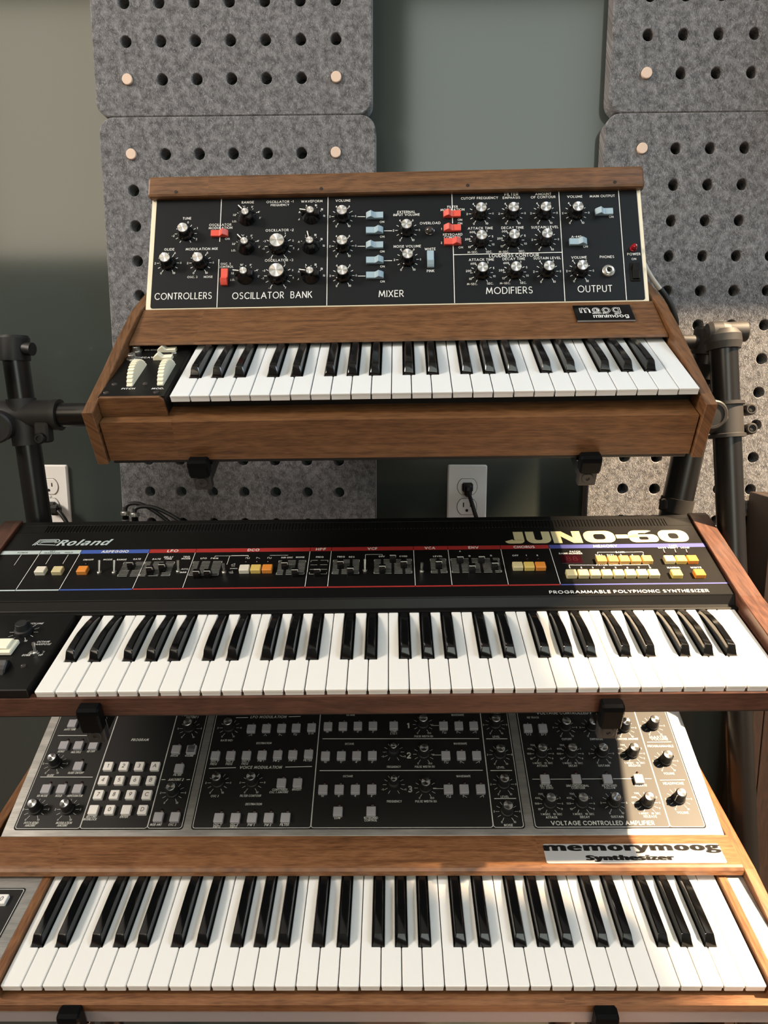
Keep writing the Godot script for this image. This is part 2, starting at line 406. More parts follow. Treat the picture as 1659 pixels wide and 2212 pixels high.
func materials() -> void:
	mat.wall = plain(Color(0.235, 0.26, 0.25), 0.1)
	mat.dim_wall = plain(Color(0.42, 0.40, 0.37), 0.9)
	mat.white_wall = plain(Color(0.79, 0.79, 0.79), 0.9)
	mat.floor = wood(31, Color(0.25, 0.15, 0.09), Color(0.40, 0.26, 0.16), Color(0.5, 0.34, 0.22))
	mat.felt = felt()
	mat.peg = plain(Color(0.86, 0.76, 0.69), 0.7)
	mat.wood_mini = wood(2, Color(0.235, 0.145, 0.08), Color(0.42, 0.285, 0.175), Color(0.52, 0.365, 0.235))
	mat.wood_juno = wood(9, Color(0.17, 0.095, 0.07), Color(0.32, 0.20, 0.15), Color(0.42, 0.28, 0.215))
	mat.wood_memory = wood(17, Color(0.29, 0.175, 0.10), Color(0.47, 0.315, 0.20), Color(0.56, 0.40, 0.27))
	mat.cabinet = wood(23, Color(0.09, 0.055, 0.04), Color(0.16, 0.10, 0.07), Color(0.22, 0.145, 0.105), 0.6)
	mat.panel_mini = plain(Color(0.085, 0.095, 0.107), 0.5); mat.panel_mini.metallic_specular = 0.3
	mat.panel_juno = plain(Color(0.06, 0.056, 0.054), 0.40); mat.panel_juno.metallic_specular = 0.35
	mat.panel_memory = plain(Color(0.085, 0.08, 0.078), 0.5)
	mat.black = plain(Color(0.06, 0.06, 0.062), 0.5)
	mat.gloss_black = plain(Color(0.045, 0.045, 0.048), 0.13)
	mat.knob = plain(Color(0.05, 0.05, 0.052), 0.22)
	mat.knob_matte = plain(Color(0.09, 0.09, 0.09), 0.55)
	mat.tube = plain(Color(0.075, 0.07, 0.068), 0.30)
	mat.fitting = plain(Color(0.17, 0.16, 0.155), 0.55)
	mat.cream = plain(Color(0.90, 0.86, 0.76), 0.5)
	mat.print = plain(Color(0.92, 0.92, 0.91), 0.6)
	mat.print_silver = plain(Color(0.78, 0.78, 0.76), 0.6)
	mat.print_dark = plain(Color(0.12, 0.11, 0.10), 0.6)
	mat.white_key = plain(Color(0.89, 0.90, 0.905), 0.28, 0.0, 0.3)
	mat.ivory_key = plain(Color(0.90, 0.89, 0.87), 0.28, 0.0, 0.3)
	mat.red = plain(Color(0.86, 0.33, 0.27), 0.45)
	mat.blue = plain(Color(0.60, 0.69, 0.74), 0.45)
	mat.ivory = plain(Color(0.93, 0.91, 0.82), 0.45)
	mat.button_cream = plain(Color(0.80, 0.75, 0.58), 0.4)
	mat.button_white = plain(Color(0.86, 0.84, 0.78), 0.4)
	mat.button_yellow = plain(Color(0.84, 0.73, 0.40), 0.4)
	mat.button_orange = plain(Color(0.86, 0.54, 0.22), 0.4)
	mat.button_amber = plain(Color(0.78, 0.62, 0.36), 0.4)
	mat.button_grey = plain(Color(0.64, 0.63, 0.65), 0.5)
	mat.key_white = plain(Color(0.90, 0.88, 0.86), 0.45)
	mat.band_white = plain(Color(0.70, 0.76, 0.77), 0.6)
	mat.band_blue = plain(Color(0.22, 0.34, 0.66), 0.6)
	mat.band_red = plain(Color(0.62, 0.15, 0.14), 0.6)
	mat.band_violet = plain(Color(0.27, 0.29, 0.56), 0.6)
	mat.metal = plain(Color(0.80, 0.79, 0.77), 0.25, 0.9)
	mat.silver = brushed()
	mat.grey_metal = plain(Color(0.62, 0.60, 0.61), 0.5, 0.2)
	mat.spun = plain(Color(0.88, 0.88, 0.88), 0.36, 1.0)
	mat.spun.anisotropy_enabled = true; mat.spun.anisotropy = 0.92
	mat.lamp_red = plain(Color(0.55, 0.05, 0.10), 0.1); mat.lamp_grey = plain(Color(0.22, 0.20, 0.19), 0.08)
	mat.led = plain(Color(0.17, 0.03, 0.03), 0.2); mat.bracket = plain(Color(0.05, 0.05, 0.052), 0.32); mat.bracket.metallic_specular = 0.15
	mat.display = plain(Color(0.16, 0.02, 0.05), 0.25)
	mat.display_segment = plain(Color(0.30, 0.05, 0.10), 0.4)
	mat.plate_metal = plain(Color(0.80, 0.80, 0.80), 0.4, 0.5)
	mat.plate = plain(Color(0.96, 0.955, 0.95), 0.35)
	mat.slot = plain(Color(0.03, 0.03, 0.03), 0.8)
	mat.strap = plain(Color(0.10, 0.085, 0.075), 0.95)
	mat.sheath = plain(Color(0.75, 0.73, 0.70), 0.5)

# ==================================================================== room
func struct(called: String, s: SurfaceTool, m: Material) -> MeshInstance3D:
	var o := part(self, called, s, m)
	o.set_meta("kind", "structure")
	return o

func room() -> void:
	var s := new_st(); box(s, -3320, 3920, -120, 4420, -120, 0); tag(struct("wall_back", s, mat.wall), "dark green painted wall behind the stand and the felt boards", "wall")
	s = new_st(); box(s, -3320, 3920, -60, 0, 0, 4420); tag(struct("floor", s, mat.floor), "brown wooden floor under the keyboard stand", "floor")
	s = new_st(); hole_slab(s, 1, 4300, 4420, [-3320.0, 3920.0, 2250.0, 3600.0], [0.0, 4420.0, 690.0, 2720.0]); slab(s, PackedVector2Array([Vector2(2240, 640), Vector2(2250, 700), Vector2(2350, 1370), Vector2(2670, 1400), Vector2(2730, 1600), Vector2(3230, 2730), Vector2(2240, 2730)]), 4300, 4420, 0.0, true); tag(struct("ceiling", s, mat.white_wall), "unseen white ceiling with a skylight opening shaped to limit the sun", "ceiling")  # out of view; opening outlined to limit where the sun falls
	s = new_st(); hole_slab(s, 0, -3320, -3200, [0.0, 4300.0, 2780.0, 3720.0], [0.0, 4300.0, 1330.0, 2170.0]); tag(struct("wall_left", s, mat.dim_wall), "unseen left wall with a high opening for the warm light on the keys", "wall")  # out of view; opening placed for the warm light from the left
	s = new_st(); box(s, 3800, 3920, 0, 4300, 0, 4300); tag(struct("wall_right", s, mat.white_wall), "pale wall on the right side", "wall")
	s = new_st(); hole_slab(s, 2, 4300, 4420, [-600.0, 3800.0, 20.0, 1400.0], [0.0, 4300.0, 1000.0, 4180.0]); hole_slab(s, 2, 4300, 4420, [-3200.0, -600.0, -3180.0, -1520.0], [0.0, 4300.0, 2440.0, 4200.0]); tag(struct("wall_front", s, mat.dim_wall), "unseen wall behind the camera with two openings mirrored in the green wall", "wall")  # out of view; openings placed where the green wall mirrors them
	s = new_st(); box(s, 680, 1500, 1950, 2500, 0, 134, 2); tag(struct("trim_1", s, mat.white_wall), "unseen white boxed trim on the back wall, shading the right felt boards from the sun", "trim")  # out of view; placed to cut off sunlight on the right felt boards

# a wall, ceiling or floor from d0 to d1 along one axis with one opening; spans are [from, to, opening from, opening to]
func hole_slab(s: SurfaceTool, axis: int, d0: float, d1: float, a: Array, b: Array) -> void:
	for r in [[a[0], a[2], b[0], b[1]], [a[3], a[1], b[0], b[1]], [a[2], a[3], b[0], b[2]], [a[2], a[3], b[3], b[1]]]:
		if axis == 0: box(s, d0, d1, r[0], r[1], r[2], r[3])
		elif axis == 1: box(s, r[0], r[1], d0, d1, r[2], r[3])
		else: box(s, r[0], r[1], r[2], r[3], d0, d1)

# one felt board with a grid of round holes: width x, height y, holes as [first, pitch, count]
func pegboard(label: String, x0: float, x1: float, y0: float, y1: float, hx: Array, hy: Array, pegs: Array) -> void:
	var root := thing("pegboard", label, "pegboard", "grey felt pegboards on the wall")
	root.position = mm(x0, y0, 0)
	var s := new_st(); var zf := 32.0; var zb := 3.0; var r := 9.0; var n := 16
	var qx: float = hx[1] / 2.0; var qy: float = hy[1] / 2.0
	for j in hy[2]:
		for i in hx[2]:
			var c := Vector2(hx[0] + hx[1] * i - x0, hy[0] + hy[1] * j - y0)
			for k in n:
				var e := []
				for w in [k, k + 1]:
					var a: float = TAU * (w % n) / n; var d := Vector2(cos(a), sin(a)); var sq := d / maxf(absf(d.x), absf(d.y))
					e.append([c + d * r, c + Vector2(sq.x * qx, sq.y * qy), c + d * (r + 1.0)])
				quad(s, V3(e[0][2], zf), V3(e[0][1], zf), V3(e[1][1], zf), V3(e[1][2], zf))
				quad(s, V3(e[0][0], zf - 1.2), V3(e[0][2], zf), V3(e[1][2], zf), V3(e[1][0], zf - 1.2))
				quad(s, V3(e[0][0], zb), V3(e[0][0], zf - 1.2), V3(e[1][0], zf - 1.2), V3(e[1][0], zb))
	var gx0: float = hx[0] - qx - x0; var gx1: float = hx[0] + hx[1] * (hx[2] - 1) + qx - x0
	var gy0: float = hy[0] - qy - y0; var gy1: float = hy[0] + hy[1] * (hy[2] - 1) + qy - y0
	var w := x1 - x0; var h := y1 - y0; var rr := 24.0; var ins := 1.8
	quad(s, Vector3(ins, gy0, zf), Vector3(gx0, gy0, zf), Vector3(gx0, gy1, zf), Vector3(ins, gy1, zf))
	quad(s, Vector3(gx1, gy0, zf), Vector3(w - ins, gy0, zf), Vector3(w - ins, gy1, zf), Vector3(gx1, gy1, zf))
	var outer := round_rect(0, w, 0, h, rr, 8); var inner := round_rect(ins, w - ins, ins, h - ins, rr - ins, 8)
	var top := PackedVector2Array([Vector2(w - ins, gy1)]); var low := PackedVector2Array([Vector2(ins, gy0)])
	for p in inner:
		if p.y > h / 2: top.append(p)
		else: low.append(p)
	top.append(Vector2(ins, gy1)); low.append(Vector2(w - ins, gy0))
	for strip in [top, low]:
		for k in range(1, strip.size() - 1): tri(s, V3(strip[0], zf), V3(strip[k], zf), V3(strip[k + 1], zf))
	for k in outer.size():
		var j := (k + 1) % outer.size()
		quad(s, V3(outer[k], 0), V3(outer[j], 0), V3(outer[j], zf - ins), V3(outer[k], zf - ins))
		quad(s, V3(outer[k], zf - ins), V3(outer[j], zf - ins), V3(inner[j], zf), V3(inner[k], zf))
	s.generate_normals(); s.generate_tangents()
	put(root, "felt_board", s.commit(), mat.felt)
	var ps := new_st()
	lathe(ps, [[0.0, -32.0], [8.4, -32.0], [8.4, 3.2], [7.6, 4.0], [0.0, 4.0]], 24, Transform3D(Basis(Vector3.RIGHT, PI / 2), Vector3.ZERO))
	var pm := mesh_of(ps)
	for p in pegs:
		put(root, "wooden_peg", pm, mat.peg, Transform3D(Basis(), mm(hx[0] + hx[1] * p[0] - x0, hy[0] + hy[1] * p[1] - y0, zf)))

func V3(p: Vector2, z: float) -> Vector3: return Vector3(p.x, p.y, z)

func pegboards() -> void:
	pegboard("upper left grey felt pegboard above the wood-cased synthesizer", -505, -55.5, 1889.8, 2225, [-450.2, 56.25, 7], [1945.2, 56.4, 4], [[0, 0], [6, 0]])
	pegboard("lower left grey felt pegboard running down behind the wood-cased synthesizer", -502.5, -50, 1105, 1889.7, [-450.6, 56.0, 7], [1162.3, 55.85, 13], [[0, 12], [6, 12]])
	pegboard("upper right grey felt pegboard at the top right corner", 322, 771, 1888.1, 2223, [378.6, 55.0, 7], [1945.5, 55.8, 4], [[0, 0]])
	pegboard("lower right grey felt pegboard with sunlight across its lower half", 318, 769, 1106, 1888.0, [378.4, 54.7, 7], [1172.5, 55.17, 13], [[0, 12]])

# ==================================================================== stand
func stand() -> void:
	var o := thing("keyboard_stand", "black tubular three-tier keyboard stand carrying the synthesizers", "keyboard stand")
	var s: SurfaceTool
	# legs: [top, foot, radius]
	for l in [[Vector3(462.5, 1526, 191.5), Vector3(556, 0, 400), 19.5], [Vector3(469, 1526, 140), Vector3(290, 300, 140), 23.5], [Vector3(-603, 1500, 160), Vector3(-507, 0, 160), 19.0], [Vector3(-655, 1490, 240), Vector3(-740, 0, 420), 19.0]]:
		s = new_st(); rod(s, l[0], l[1], l[2], 36); part(o, "leg", s, mat.tube)
	for b in [[Vector3(-610, 1412, 160), Vector3(466, 1430, 197)], [Vector3(-575, 1110, 160), Vector3(490, 1110, 196)], [Vector3(-555, 760, 160), Vector3(512, 770, 250)]]:
		s = new_st(); rod(s, b[0], b[1], 18.5, 36); part(o, "crossbar", s, mat.tube)
	for f in [[Vector3(556, 0, 400)], [Vector3(290, 300, 140)], [Vector3(-507, 0, 160)], [Vector3(-740, 0, 420)]]:
		if f[0].y > 1: continue
		s = new_st(); lathe(s, [[0.0, 0.0], [27.0, 0.0], [27.0, 14.0], [22.0, 40.0], [0.0, 40.0]], 24, Transform3D(Basis(), f[0])); part(o, "rubber_foot", s, mat.black)
	# right joint: sleeve round the leg, boss towards the crossbar, two bolt lugs, round end cap
	var d := (Vector3(556, 0, 400) - Vector3(464, 1500, 195)).normalized(); var top := Vector3(464, 1500, 195)
	var up := upright(top + d * 92.0, -d)
	s = new_st()
	lathe(s, [[20.0, -26.0], [25.5, -26.0], [25.5, -21.0], [22.8, -20.0], [22.8, 20.0], [25.5, 21.0], [25.5, 26.0], [20.0, 26.0]], 36, up)
	rod(s, top + d * 90.0, top + d * 90.0 + Vector3(-62, -3, 0), 22.0, 30, 20.5)
	var sleeve := part(o, "joint_sleeve", s, mat.fitting)
	for k in [15.0, -13.0]:
		s = new_st(); lathe(s, [[0.0, -9.0], [8.2, -9.0], [8.2, 7.0], [6.8, 9.0], [5.2, 9.0], [5.2, 6.5], [0.0, 6.5]], 20, Transform3D(Basis(Vector3.RIGHT, PI / 2 - 0.15), top + d * (92.0 - k) + Vector3(31, 0, 4)))
		part(sleeve, "bolt", s, mat.fitting)
		s = new_st(); lathe(s, [[0.0, 0.0], [3.4, 0.0], [3.4, 7.2], [0.0, 7.2]], 6, Transform3D(Basis(Vector3.RIGHT, PI / 2 - 0.15), top + d * (92.0 - k) + Vector3(31, 0, 4)))
		part(sleeve, "bolt_socket", s, mat.slot)
	s = new_st(); lathe(s, [[0.0, 0.0], [21.0, 0.0], [21.0, 20.0], [19.0, 22.0], [15.5, 22.0], [15.5, 20.5], [0.0, 21.5]], 36, upright(Vector3(436, 1419, 218), Vector3(0.08, -0.1, 1)))
	part(o, "end_cap", s, mat.fitting)
	# clamp heads on top of the right legs
	s = new_st()
	lathe(s, [[19.8, -8.0], [23.5, -8.0], [25.5, 2.0], [25.5, 12.0], [20.0, 20.0], [0.0, 20.0]], 30, upright(top - d * 18.0, -d))
	lathe(s, [[0.0, 0.0], [13.0, 0.0], [14.6, 2.0], [14.6, 26.0], [16.5, 36.0], [16.5, 50.0], [14.0, 56.0], [8.0, 60.0], [0.0, 61.0]], 28, upright(Vector3(495, 1536, 193), Vector3(-1, -0.05, -0.06)))
	part(o, "clamp_head", s, mat.fitting)
	s = new_st(); lathe(s, [[23.6, -22.0], [28.0, -22.0], [28.0, 14.0], [26.0, 19.0], [0.0, 21.0]], 30, upright(Vector3(468, 1526, 140), Vector3(0.1, 1, 0))); lathe(s, [[0.0, 0.0], [10.0, 0.0], [11.0, 1.5], [11.0, 40.0], [0.0, 40.0]], 22, upright(Vector3(418, 1524, 144), Vector3.RIGHT))
	part(o, "clamp_head", s, mat.fitting)
	# straps round the rear leg
	for y in [1478.0, 1272.0]:
		var t: float = (1505.0 - y) / 1205.0; var c := Vector3(466, 1505, 140).lerp(Vector3(290, 300, 140), t)
		s = new_st(); lathe(s, [[23.6, -11.0], [25.4, -11.0], [25.4, 11.0], [23.6, 11.0]], 30, upright(c, Vector3(0.146, 1, 0))); box(s, c.x - 29, c.x - 22, c.y - 4, c.y + 12, 142, 162, 2); part(o, "strap", s, mat.strap)
	# left joint and clamps
	s = new_st(); rod(s, Vector3(-670, 1412, 158), Vector3(-541, 1414, 162), 22.5, 36)
	rod(s, Vector3(-600, 1438, 160), Vector3(-595, 1366, 160), 22.0, 30)
	lathe(s, [[19.0, 0.0], [24.5, 0.0], [24.5, 8.0], [19.0, 8.0]], 36, upright(Vector3(-546, 1413, 162), Vector3.RIGHT))
	box(s, -571, -549, 1371, 1402, 164, 186, 3)
	var ls := part(o, "joint_sleeve", s, mat.fitting)
	s = new_st(); lathe(s, [[0.0, 0.0], [8.4, 0.0], [8.4, 8.0], [6.8, 9.5], [4.0, 9.5], [4.0, 7.5], [0.0, 7.5]], 20, upright(Vector3(-559, 1378, 186), Vector3.BACK)); part(ls, "bolt", s, mat.black)
	s = new_st(); lathe(s, [[0.0, 0.0], [24.5, 0.0], [24.5, 18.0], [21.5, 20.5], [17.5, 20.5], [17.5, 19.0], [0.0, 20.0]], 36, upright(Vector3(-624, 1397, 186), Vector3(0.2, -0.1, 1))); part(o, "end_cap", s, mat.fitting)
	s = new_st(); lathe(s, [[19.0, 0.0], [21.5, 0.0], [22.5, 34.0], [20.0, 38.0], [0.0, 38.0]], 30, upright(Vector3(-603, 1496, 160), Vector3.UP)); rod(s, Vector3(-584, 1514, 166), Vector3(-571, 1513, 168), 10, 18); part(o, "clamp_head", s, mat.black)
	s = new_st(); box(s, -720, -608, 1483, 1534, 205, 265, 12); rod(s, Vector3(-612, 1498, 240), Vector3(-600, 1497, 242), 9, 18); part(o, "clamp_head", s, mat.black)
	# support arms with stop brackets, in the tilt of the instrument they carry
	for a in [[pose(-274.19, 1444.53, 438.61, 0.46856, 0.01228, 0.01687), [25.0, 493.5], -87.0, 14.0, -320.0, 13.5], [pose(-416.05, 1116.03, 525.80, 0.31892, 0.02325, 0.01531), [63.5, 648.0], -36.1, 3.2, -340.0, 24.0], [pose(-445.98, 799.36, 592.04, 0.23619, 0.01975, 0.01214), [83.0, 667.0], -46.4, 10.6, -390.0, 33.0]]:
		for x in a[1]:
			var b: float = a[2]; var z: float = a[3]
			s = new_st(); box(s, x - 10, x + 10, b - 25, b - 4.1, a[4], z - 2, 2); box(s, x - 13, x + 13, b - 4, b - 0.2, a[4], z - 1, 0.8)
			var arm := part(o, "support_arm", s, mat.tube, a[0])
			s = new_st(); prism(s, [Vector2(z + 0.4, b + a[5] - 1.5), Vector2(z + 0.4, b - 0.5), Vector2(z + 1, b - 9), Vector2(z + 15, b - 9), Vector2(z + 16.5, b + a[5] - 7), Vector2(z + 15.0, b + a[5] - 2), Vector2(z + 11.0, b + a[5]), Vector2(z + 2.5, b + a[5])], x - 12.5, x + 12.5, 2.2)
			part(o, "stop_bracket", s, mat.bracket, a[0])
			s = new_st(); box(s, x - 11, x + 11, b - 31, b - 7, z - 2, z + 9, 1.5); part(arm, "end_plate", s, mat.fitting)
			s = new_st(); lathe(s, [[0.0, 0.0], [7.0, 0.0], [7.0, 1.2], [6.2, 1.8], [2.6, 1.8], [2.2, 0.6], [0.0, 0.6]], 24, upright(Vector3(x, b - 19.5, z + 9), Vector3.BACK)); var bolt := part(arm, "bolt", s, mat.fitting)
			bolt.set_meta("label", "round bolt head with a hexagonal socket")

# ==================================================================== keys
# outline of a white key; left/right: how far black keys cut into it
func white_key(w: float, length: float, cut_l: float, cut_r: float, front: float, style: String) -> ArrayMesh:
	var g := 0.55; var s := new_st(); var z0 := -length - 14.0
	var pts := PackedVector2Array()
	pts.append(Vector2(g + cut_l, z0)); pts.append(Vector2(w - g - cut_r, z0))
	if cut_r > 0: pts.append_array([Vector2(w - g - cut_r, -front), Vector2(w - g - 1.0, -front), Vector2(w - g, -front + 1.0)])
	var r := 1.6 if style == "round" else 0.6
	pts.append_array([Vector2(w - g, -r), Vector2(w - g - 0.3 * r, -0.3 * r), Vector2(w - g - r, 0), Vector2(g + r, 0), Vector2(g + 0.3 * r, -0.3 * r), Vector2(g, -r)])
	if cut_l > 0: pts.append_array([Vector2(g, -front + 1.0), Vector2(g + 1.0, -front), Vector2(g + cut_l, -front)])
	grain = Vector3.RIGHT
	if style == "round":
		slab(s, pts, -3.2, 0, 0.7)
		box(s, g + 0.8, w - g - 0.8, -9.0, -3.2, -12, -0.5, 0.6)
	else:
		slab(s, pts, -2.2, 0, 0.6)
		box(s, g + 0.3, w - g - 0.3, -8.5, -2.2, -20, -0.6, 0.3)
	box(s, maxf(g + cut_l, g) + 0.6, w - g - cut_r - 0.6, -12.0, -3.0, z0, -8.0)
	return mesh_of(s)

func black_key(style: String, length: float, front: float, tip: float) -> ArrayMesh:
	var s := new_st(); var sec := []; var rows := []
	var zr := -length - 14.0
	if style == "flat": rows = [[zr, 7.0, 4.8], [-length + 4, 8.2, 4.8], [-length + 18, 11.2, 4.9], [-length + 32, 12.0, 5.0], [-tip, 12.0, 5.0], [-tip + 0.8, 11.4, 5.1], [-front - 0.2, 1.5, 6.3], [-front, 0.0, 6.5]]
	elif style == "curved": rows = [[zr, 0.6, 4.3], [-length + 1, 1.4, 4.4], [-length + 10, 5.2, 4.5], [-length + 22, 8.6, 4.5], [-length + 36, 10.8, 4.6], [-tip - 35, 12.6, 4.7], [-tip - 12, 12.9, 4.75], [-tip - 1, 12.4, 4.8], [-tip + 0.4, 11.4, 4.85], [-front - 0.2, 1.5, 5.7], [-front, 0.0, 5.9]]
	else: rows = [[zr, 5.6, 4.3], [-length + 8, 6.8, 4.3], [-length + 30, 9.0, 4.4], [-tip - 34, 11.0, 4.4], [-tip - 8, 12.0, 4.5], [-tip - 2.0, 11.8, 4.5], [-tip + 0.2, 10.8, 4.6], [-front - 1.2, 4.2, 5.3], [-front - 0.3, 3.0, 5.5], [-front, -1.0, 5.6]]
	for q in rows:
		var z: float = q[0]; var h: float = q[1]; var t: float = q[2]; var b := 6.6 if style == "flat" else 6.2
		var c := minf(1.1, maxf(0.1, h * 0.12))
		sec.append([Vector3(-b, -6, z), Vector3(-t - 0.1, h - c, z), Vector3(-t + c, h, z), Vector3(t - c, h, z), Vector3(t + 0.1, h - c, z), Vector3(b, -6, z)])
	loft(s, sec)
	return mesh_of(s)

# first: index of the first white key in the octave (C = 0)
func keyboard(o: Node3D, first: int, count: int, length: float, front: float, tip: float, style: String, black_style: String, white_m: Material) -> void:
	var pitch := 23.5; var shift := {0: -2.6, 1: 2.6, 3: -3.6, 4: 0.0, 5: 3.6}   # black keys after C D F G A, off the gap
	var half := 6.8; var made := {}
	var bm := black_key(black_style, length, front, tip)
	for i in count:
		var n := (first + i) % 7; var before := (n + 6) % 7
		var cl: float = half + shift[before] if shift.has(before) and i > 0 else 0.0
		var cr: float = half - shift[n] if shift.has(n) and i < count - 1 else 0.0
		var id := "%.1f %.1f" % [cl, cr]
		if not made.has(id): made[id] = white_key(pitch, length, cl, cr, front, style)
		put(o, "white_key", made[id], white_m, Transform3D(Basis(), mm(pitch * i, 0.12 * sin(i * 2.3), 0.15 * sin(i * 1.7))))
		if cr > 0.0: put(o, "black_key", bm, mat.gloss_black, Transform3D(Basis(), mm(pitch * (i + 1) + shift[n], 0, 0)))

# ==================================================================== controls
var knobs := {}

func spun_cap(r: float, y: float, thick: float) -> ArrayMesh:
	var s := new_st(); var n := 28
	for i in n:
		for e in [[0.0, r - 0.5, y + thick, y + thick], [r - 0.5, r, y + thick, y + thick - 0.5], [r, r, y + thick - 0.5, y]]:
			var q := []
			for w in [[e[0], i, e[2]], [e[0], i + 1, e[2]], [e[1], i + 1, e[3]], [e[1], i, e[3]]]:
				var a: float = TAU * (w[1] % n) / n; var rr: float = maxf(w[0], 0.02)
				q.append([Vector3(sin(a) * rr, w[2], cos(a) * rr), Vector2(float(w[1]) / n, w[0] / r)])
			for k in [0, 1, 2, 0, 2, 3].map(func(x): return [3, 2, 1, 0][x]):
				s.set_uv(q[k][1]); s.add_vertex(q[k][0] * MM)
	s.generate_normals(); s.generate_tangents()
	return s.commit()

func make_knobs() -> void:
	var s := new_st(); grain = Vector3.RIGHT
	lathe(s, [[0.0, 0.0], [11.2, 0.0], [11.2, 1.0], [10.8, 4.2], [9.0, 6.8], [7.9, 14.6], [7.3, 15.4], [0.0, 15.4]], 48, Transform3D(), 8, 0.045)
	var dot := new_st(); lathe(dot, [[0.0, 0.0], [0.8, 0.0], [0.0, 0.4]], 10, Transform3D(Basis(), Vector3(0, 5.6, -10.2)))
	knobs.fluted = [mesh_of(s), spun_cap(7.3, 15.3, 0.9), mesh_of(dot), "white_dot"]
	s = new_st()
	lathe(s, [[0.0, 0.0], [14.0, 0.0], [14.0, 1.2], [13.4, 4.4], [11.6, 7.0], [10.8, 14.8], [10.3, 15.5], [0.0, 15.5]], 54, Transform3D(), 9, 0.035)
	dot = new_st(); lathe(dot, [[0.0, 0.0], [0.8, 0.0], [0.0, 0.4]], 10, Transform3D(Basis(), Vector3(0, 5.0, -12.6)))
	knobs.large = [mesh_of(s), spun_cap(10.2, 15.4, 0.9), mesh_of(dot), "white_dot"]
	s = new_st()
	lathe(s, [[0.0, 0.0], [13.0, 0.0], [13.0, 1.0], [8.8, 8.6], [7.2, 11.2], [6.0, 15.4], [0.0, 15.4]], 48)
	var bar := PackedVector2Array([Vector2(-3.2, -13.0), Vector2(3.2, -13.0), Vector2(5.2, 8.0), Vector2(3.4, 12.4), Vector2(-3.4, 12.4), Vector2(-5.2, 8.0)])
	slab(s, bar, 0.8, 13.6, 1.4)
	var mark := new_st(); box(mark, -0.6, 0.6, 13.2, 13.9, -15.0, -5.2); box(mark, -0.6, 0.6, 1.0, 13.6, -13.4, -12.9)
	knobs.selector = [mesh_of(s), spun_cap(5.2, 15.3, 0.9), mesh_of(mark), "pointer"]
	s = new_st()
	lathe(s, [[0.0, 0.0], [8.6, 0.0], [8.6, 3.2], [7.4, 4.2], [6.9, 16.6], [6.3, 17.2], [0.0, 17.2]], 40, Transform3D(), 20, 0.012)
	box(s, -1.0, 1.0, 0.5, 16.8, -8.4, -5.0, 0.4)
	mark = new_st(); box(mark, -0.4, 0.4, 1.0, 16.4, -8.55, -8.3)
	knobs.tall = [mesh_of(s), spun_cap(6.2, 17.1, 0.9), mesh_of(mark), "pointer"]
	s = new_st()
	lathe(s, [[0.0, 0.0], [8.6, 0.0], [8.6, 6.0], [7.9, 7.6], [5.6, 8.4], [4.9, 16.4], [4.4, 17.0], [0.0, 17.0]], 40, Transform3D(), 20, 0.012)
	mark = new_st(); box(mark, -0.4, 0.4, 1.0, 6.6, -8.8, -8.2)
	knobs.stepped = [mesh_of(s), spun_cap(4.4, 16.9, 0.9), mesh_of(mark), "pointer"]

func knob(o: Node3D, at: Transform3D, u: float, v: float, kind: String, turn := 0.0, m: Material = null) -> void:
	var k: Array = knobs[kind]
	var body := put(o, "knob", k[0], m if m else mat.knob, at * Transform3D(Basis(Vector3.UP, -deg(turn)), mm(u, 0, -v)))
	put(body, "knob_cap", k[1], mat.spun, Transform3D(Basis(Vector3.UP, deg(turn + 20.0)), Vector3.ZERO))
	put(body, k[3], k[2], mat.print)

var rocker_mesh: Mesh
func rocker(o: Node3D, at: Transform3D, u: float, v: float, m: Material, flip := false, upright_turn := 0.0) -> void:
	if rocker_mesh == null:
		var s := new_st()
		prism(s, [Vector2(-12, 0), Vector2(-12, 3.4), Vector2(-9.6, 5.6), Vector2(-7, 7.4), Vector2(-5, 8.8), Vector2(-3, 6.6), Vector2(-1, 4.6), Vector2(0.5, 4.0), Vector2(12, 4.4), Vector2(12, 0)], -4.7, 4.7, 0.4)
		rocker_mesh = mesh_of(s)
	var b := Basis(Vector3.UP, PI / 2 + upright_turn)
	if flip: b = b * Basis(Vector3.UP, PI)
	put(o, "rocker_switch", rocker_mesh, m, at * Transform3D(b, mm(u, 0, -v)))

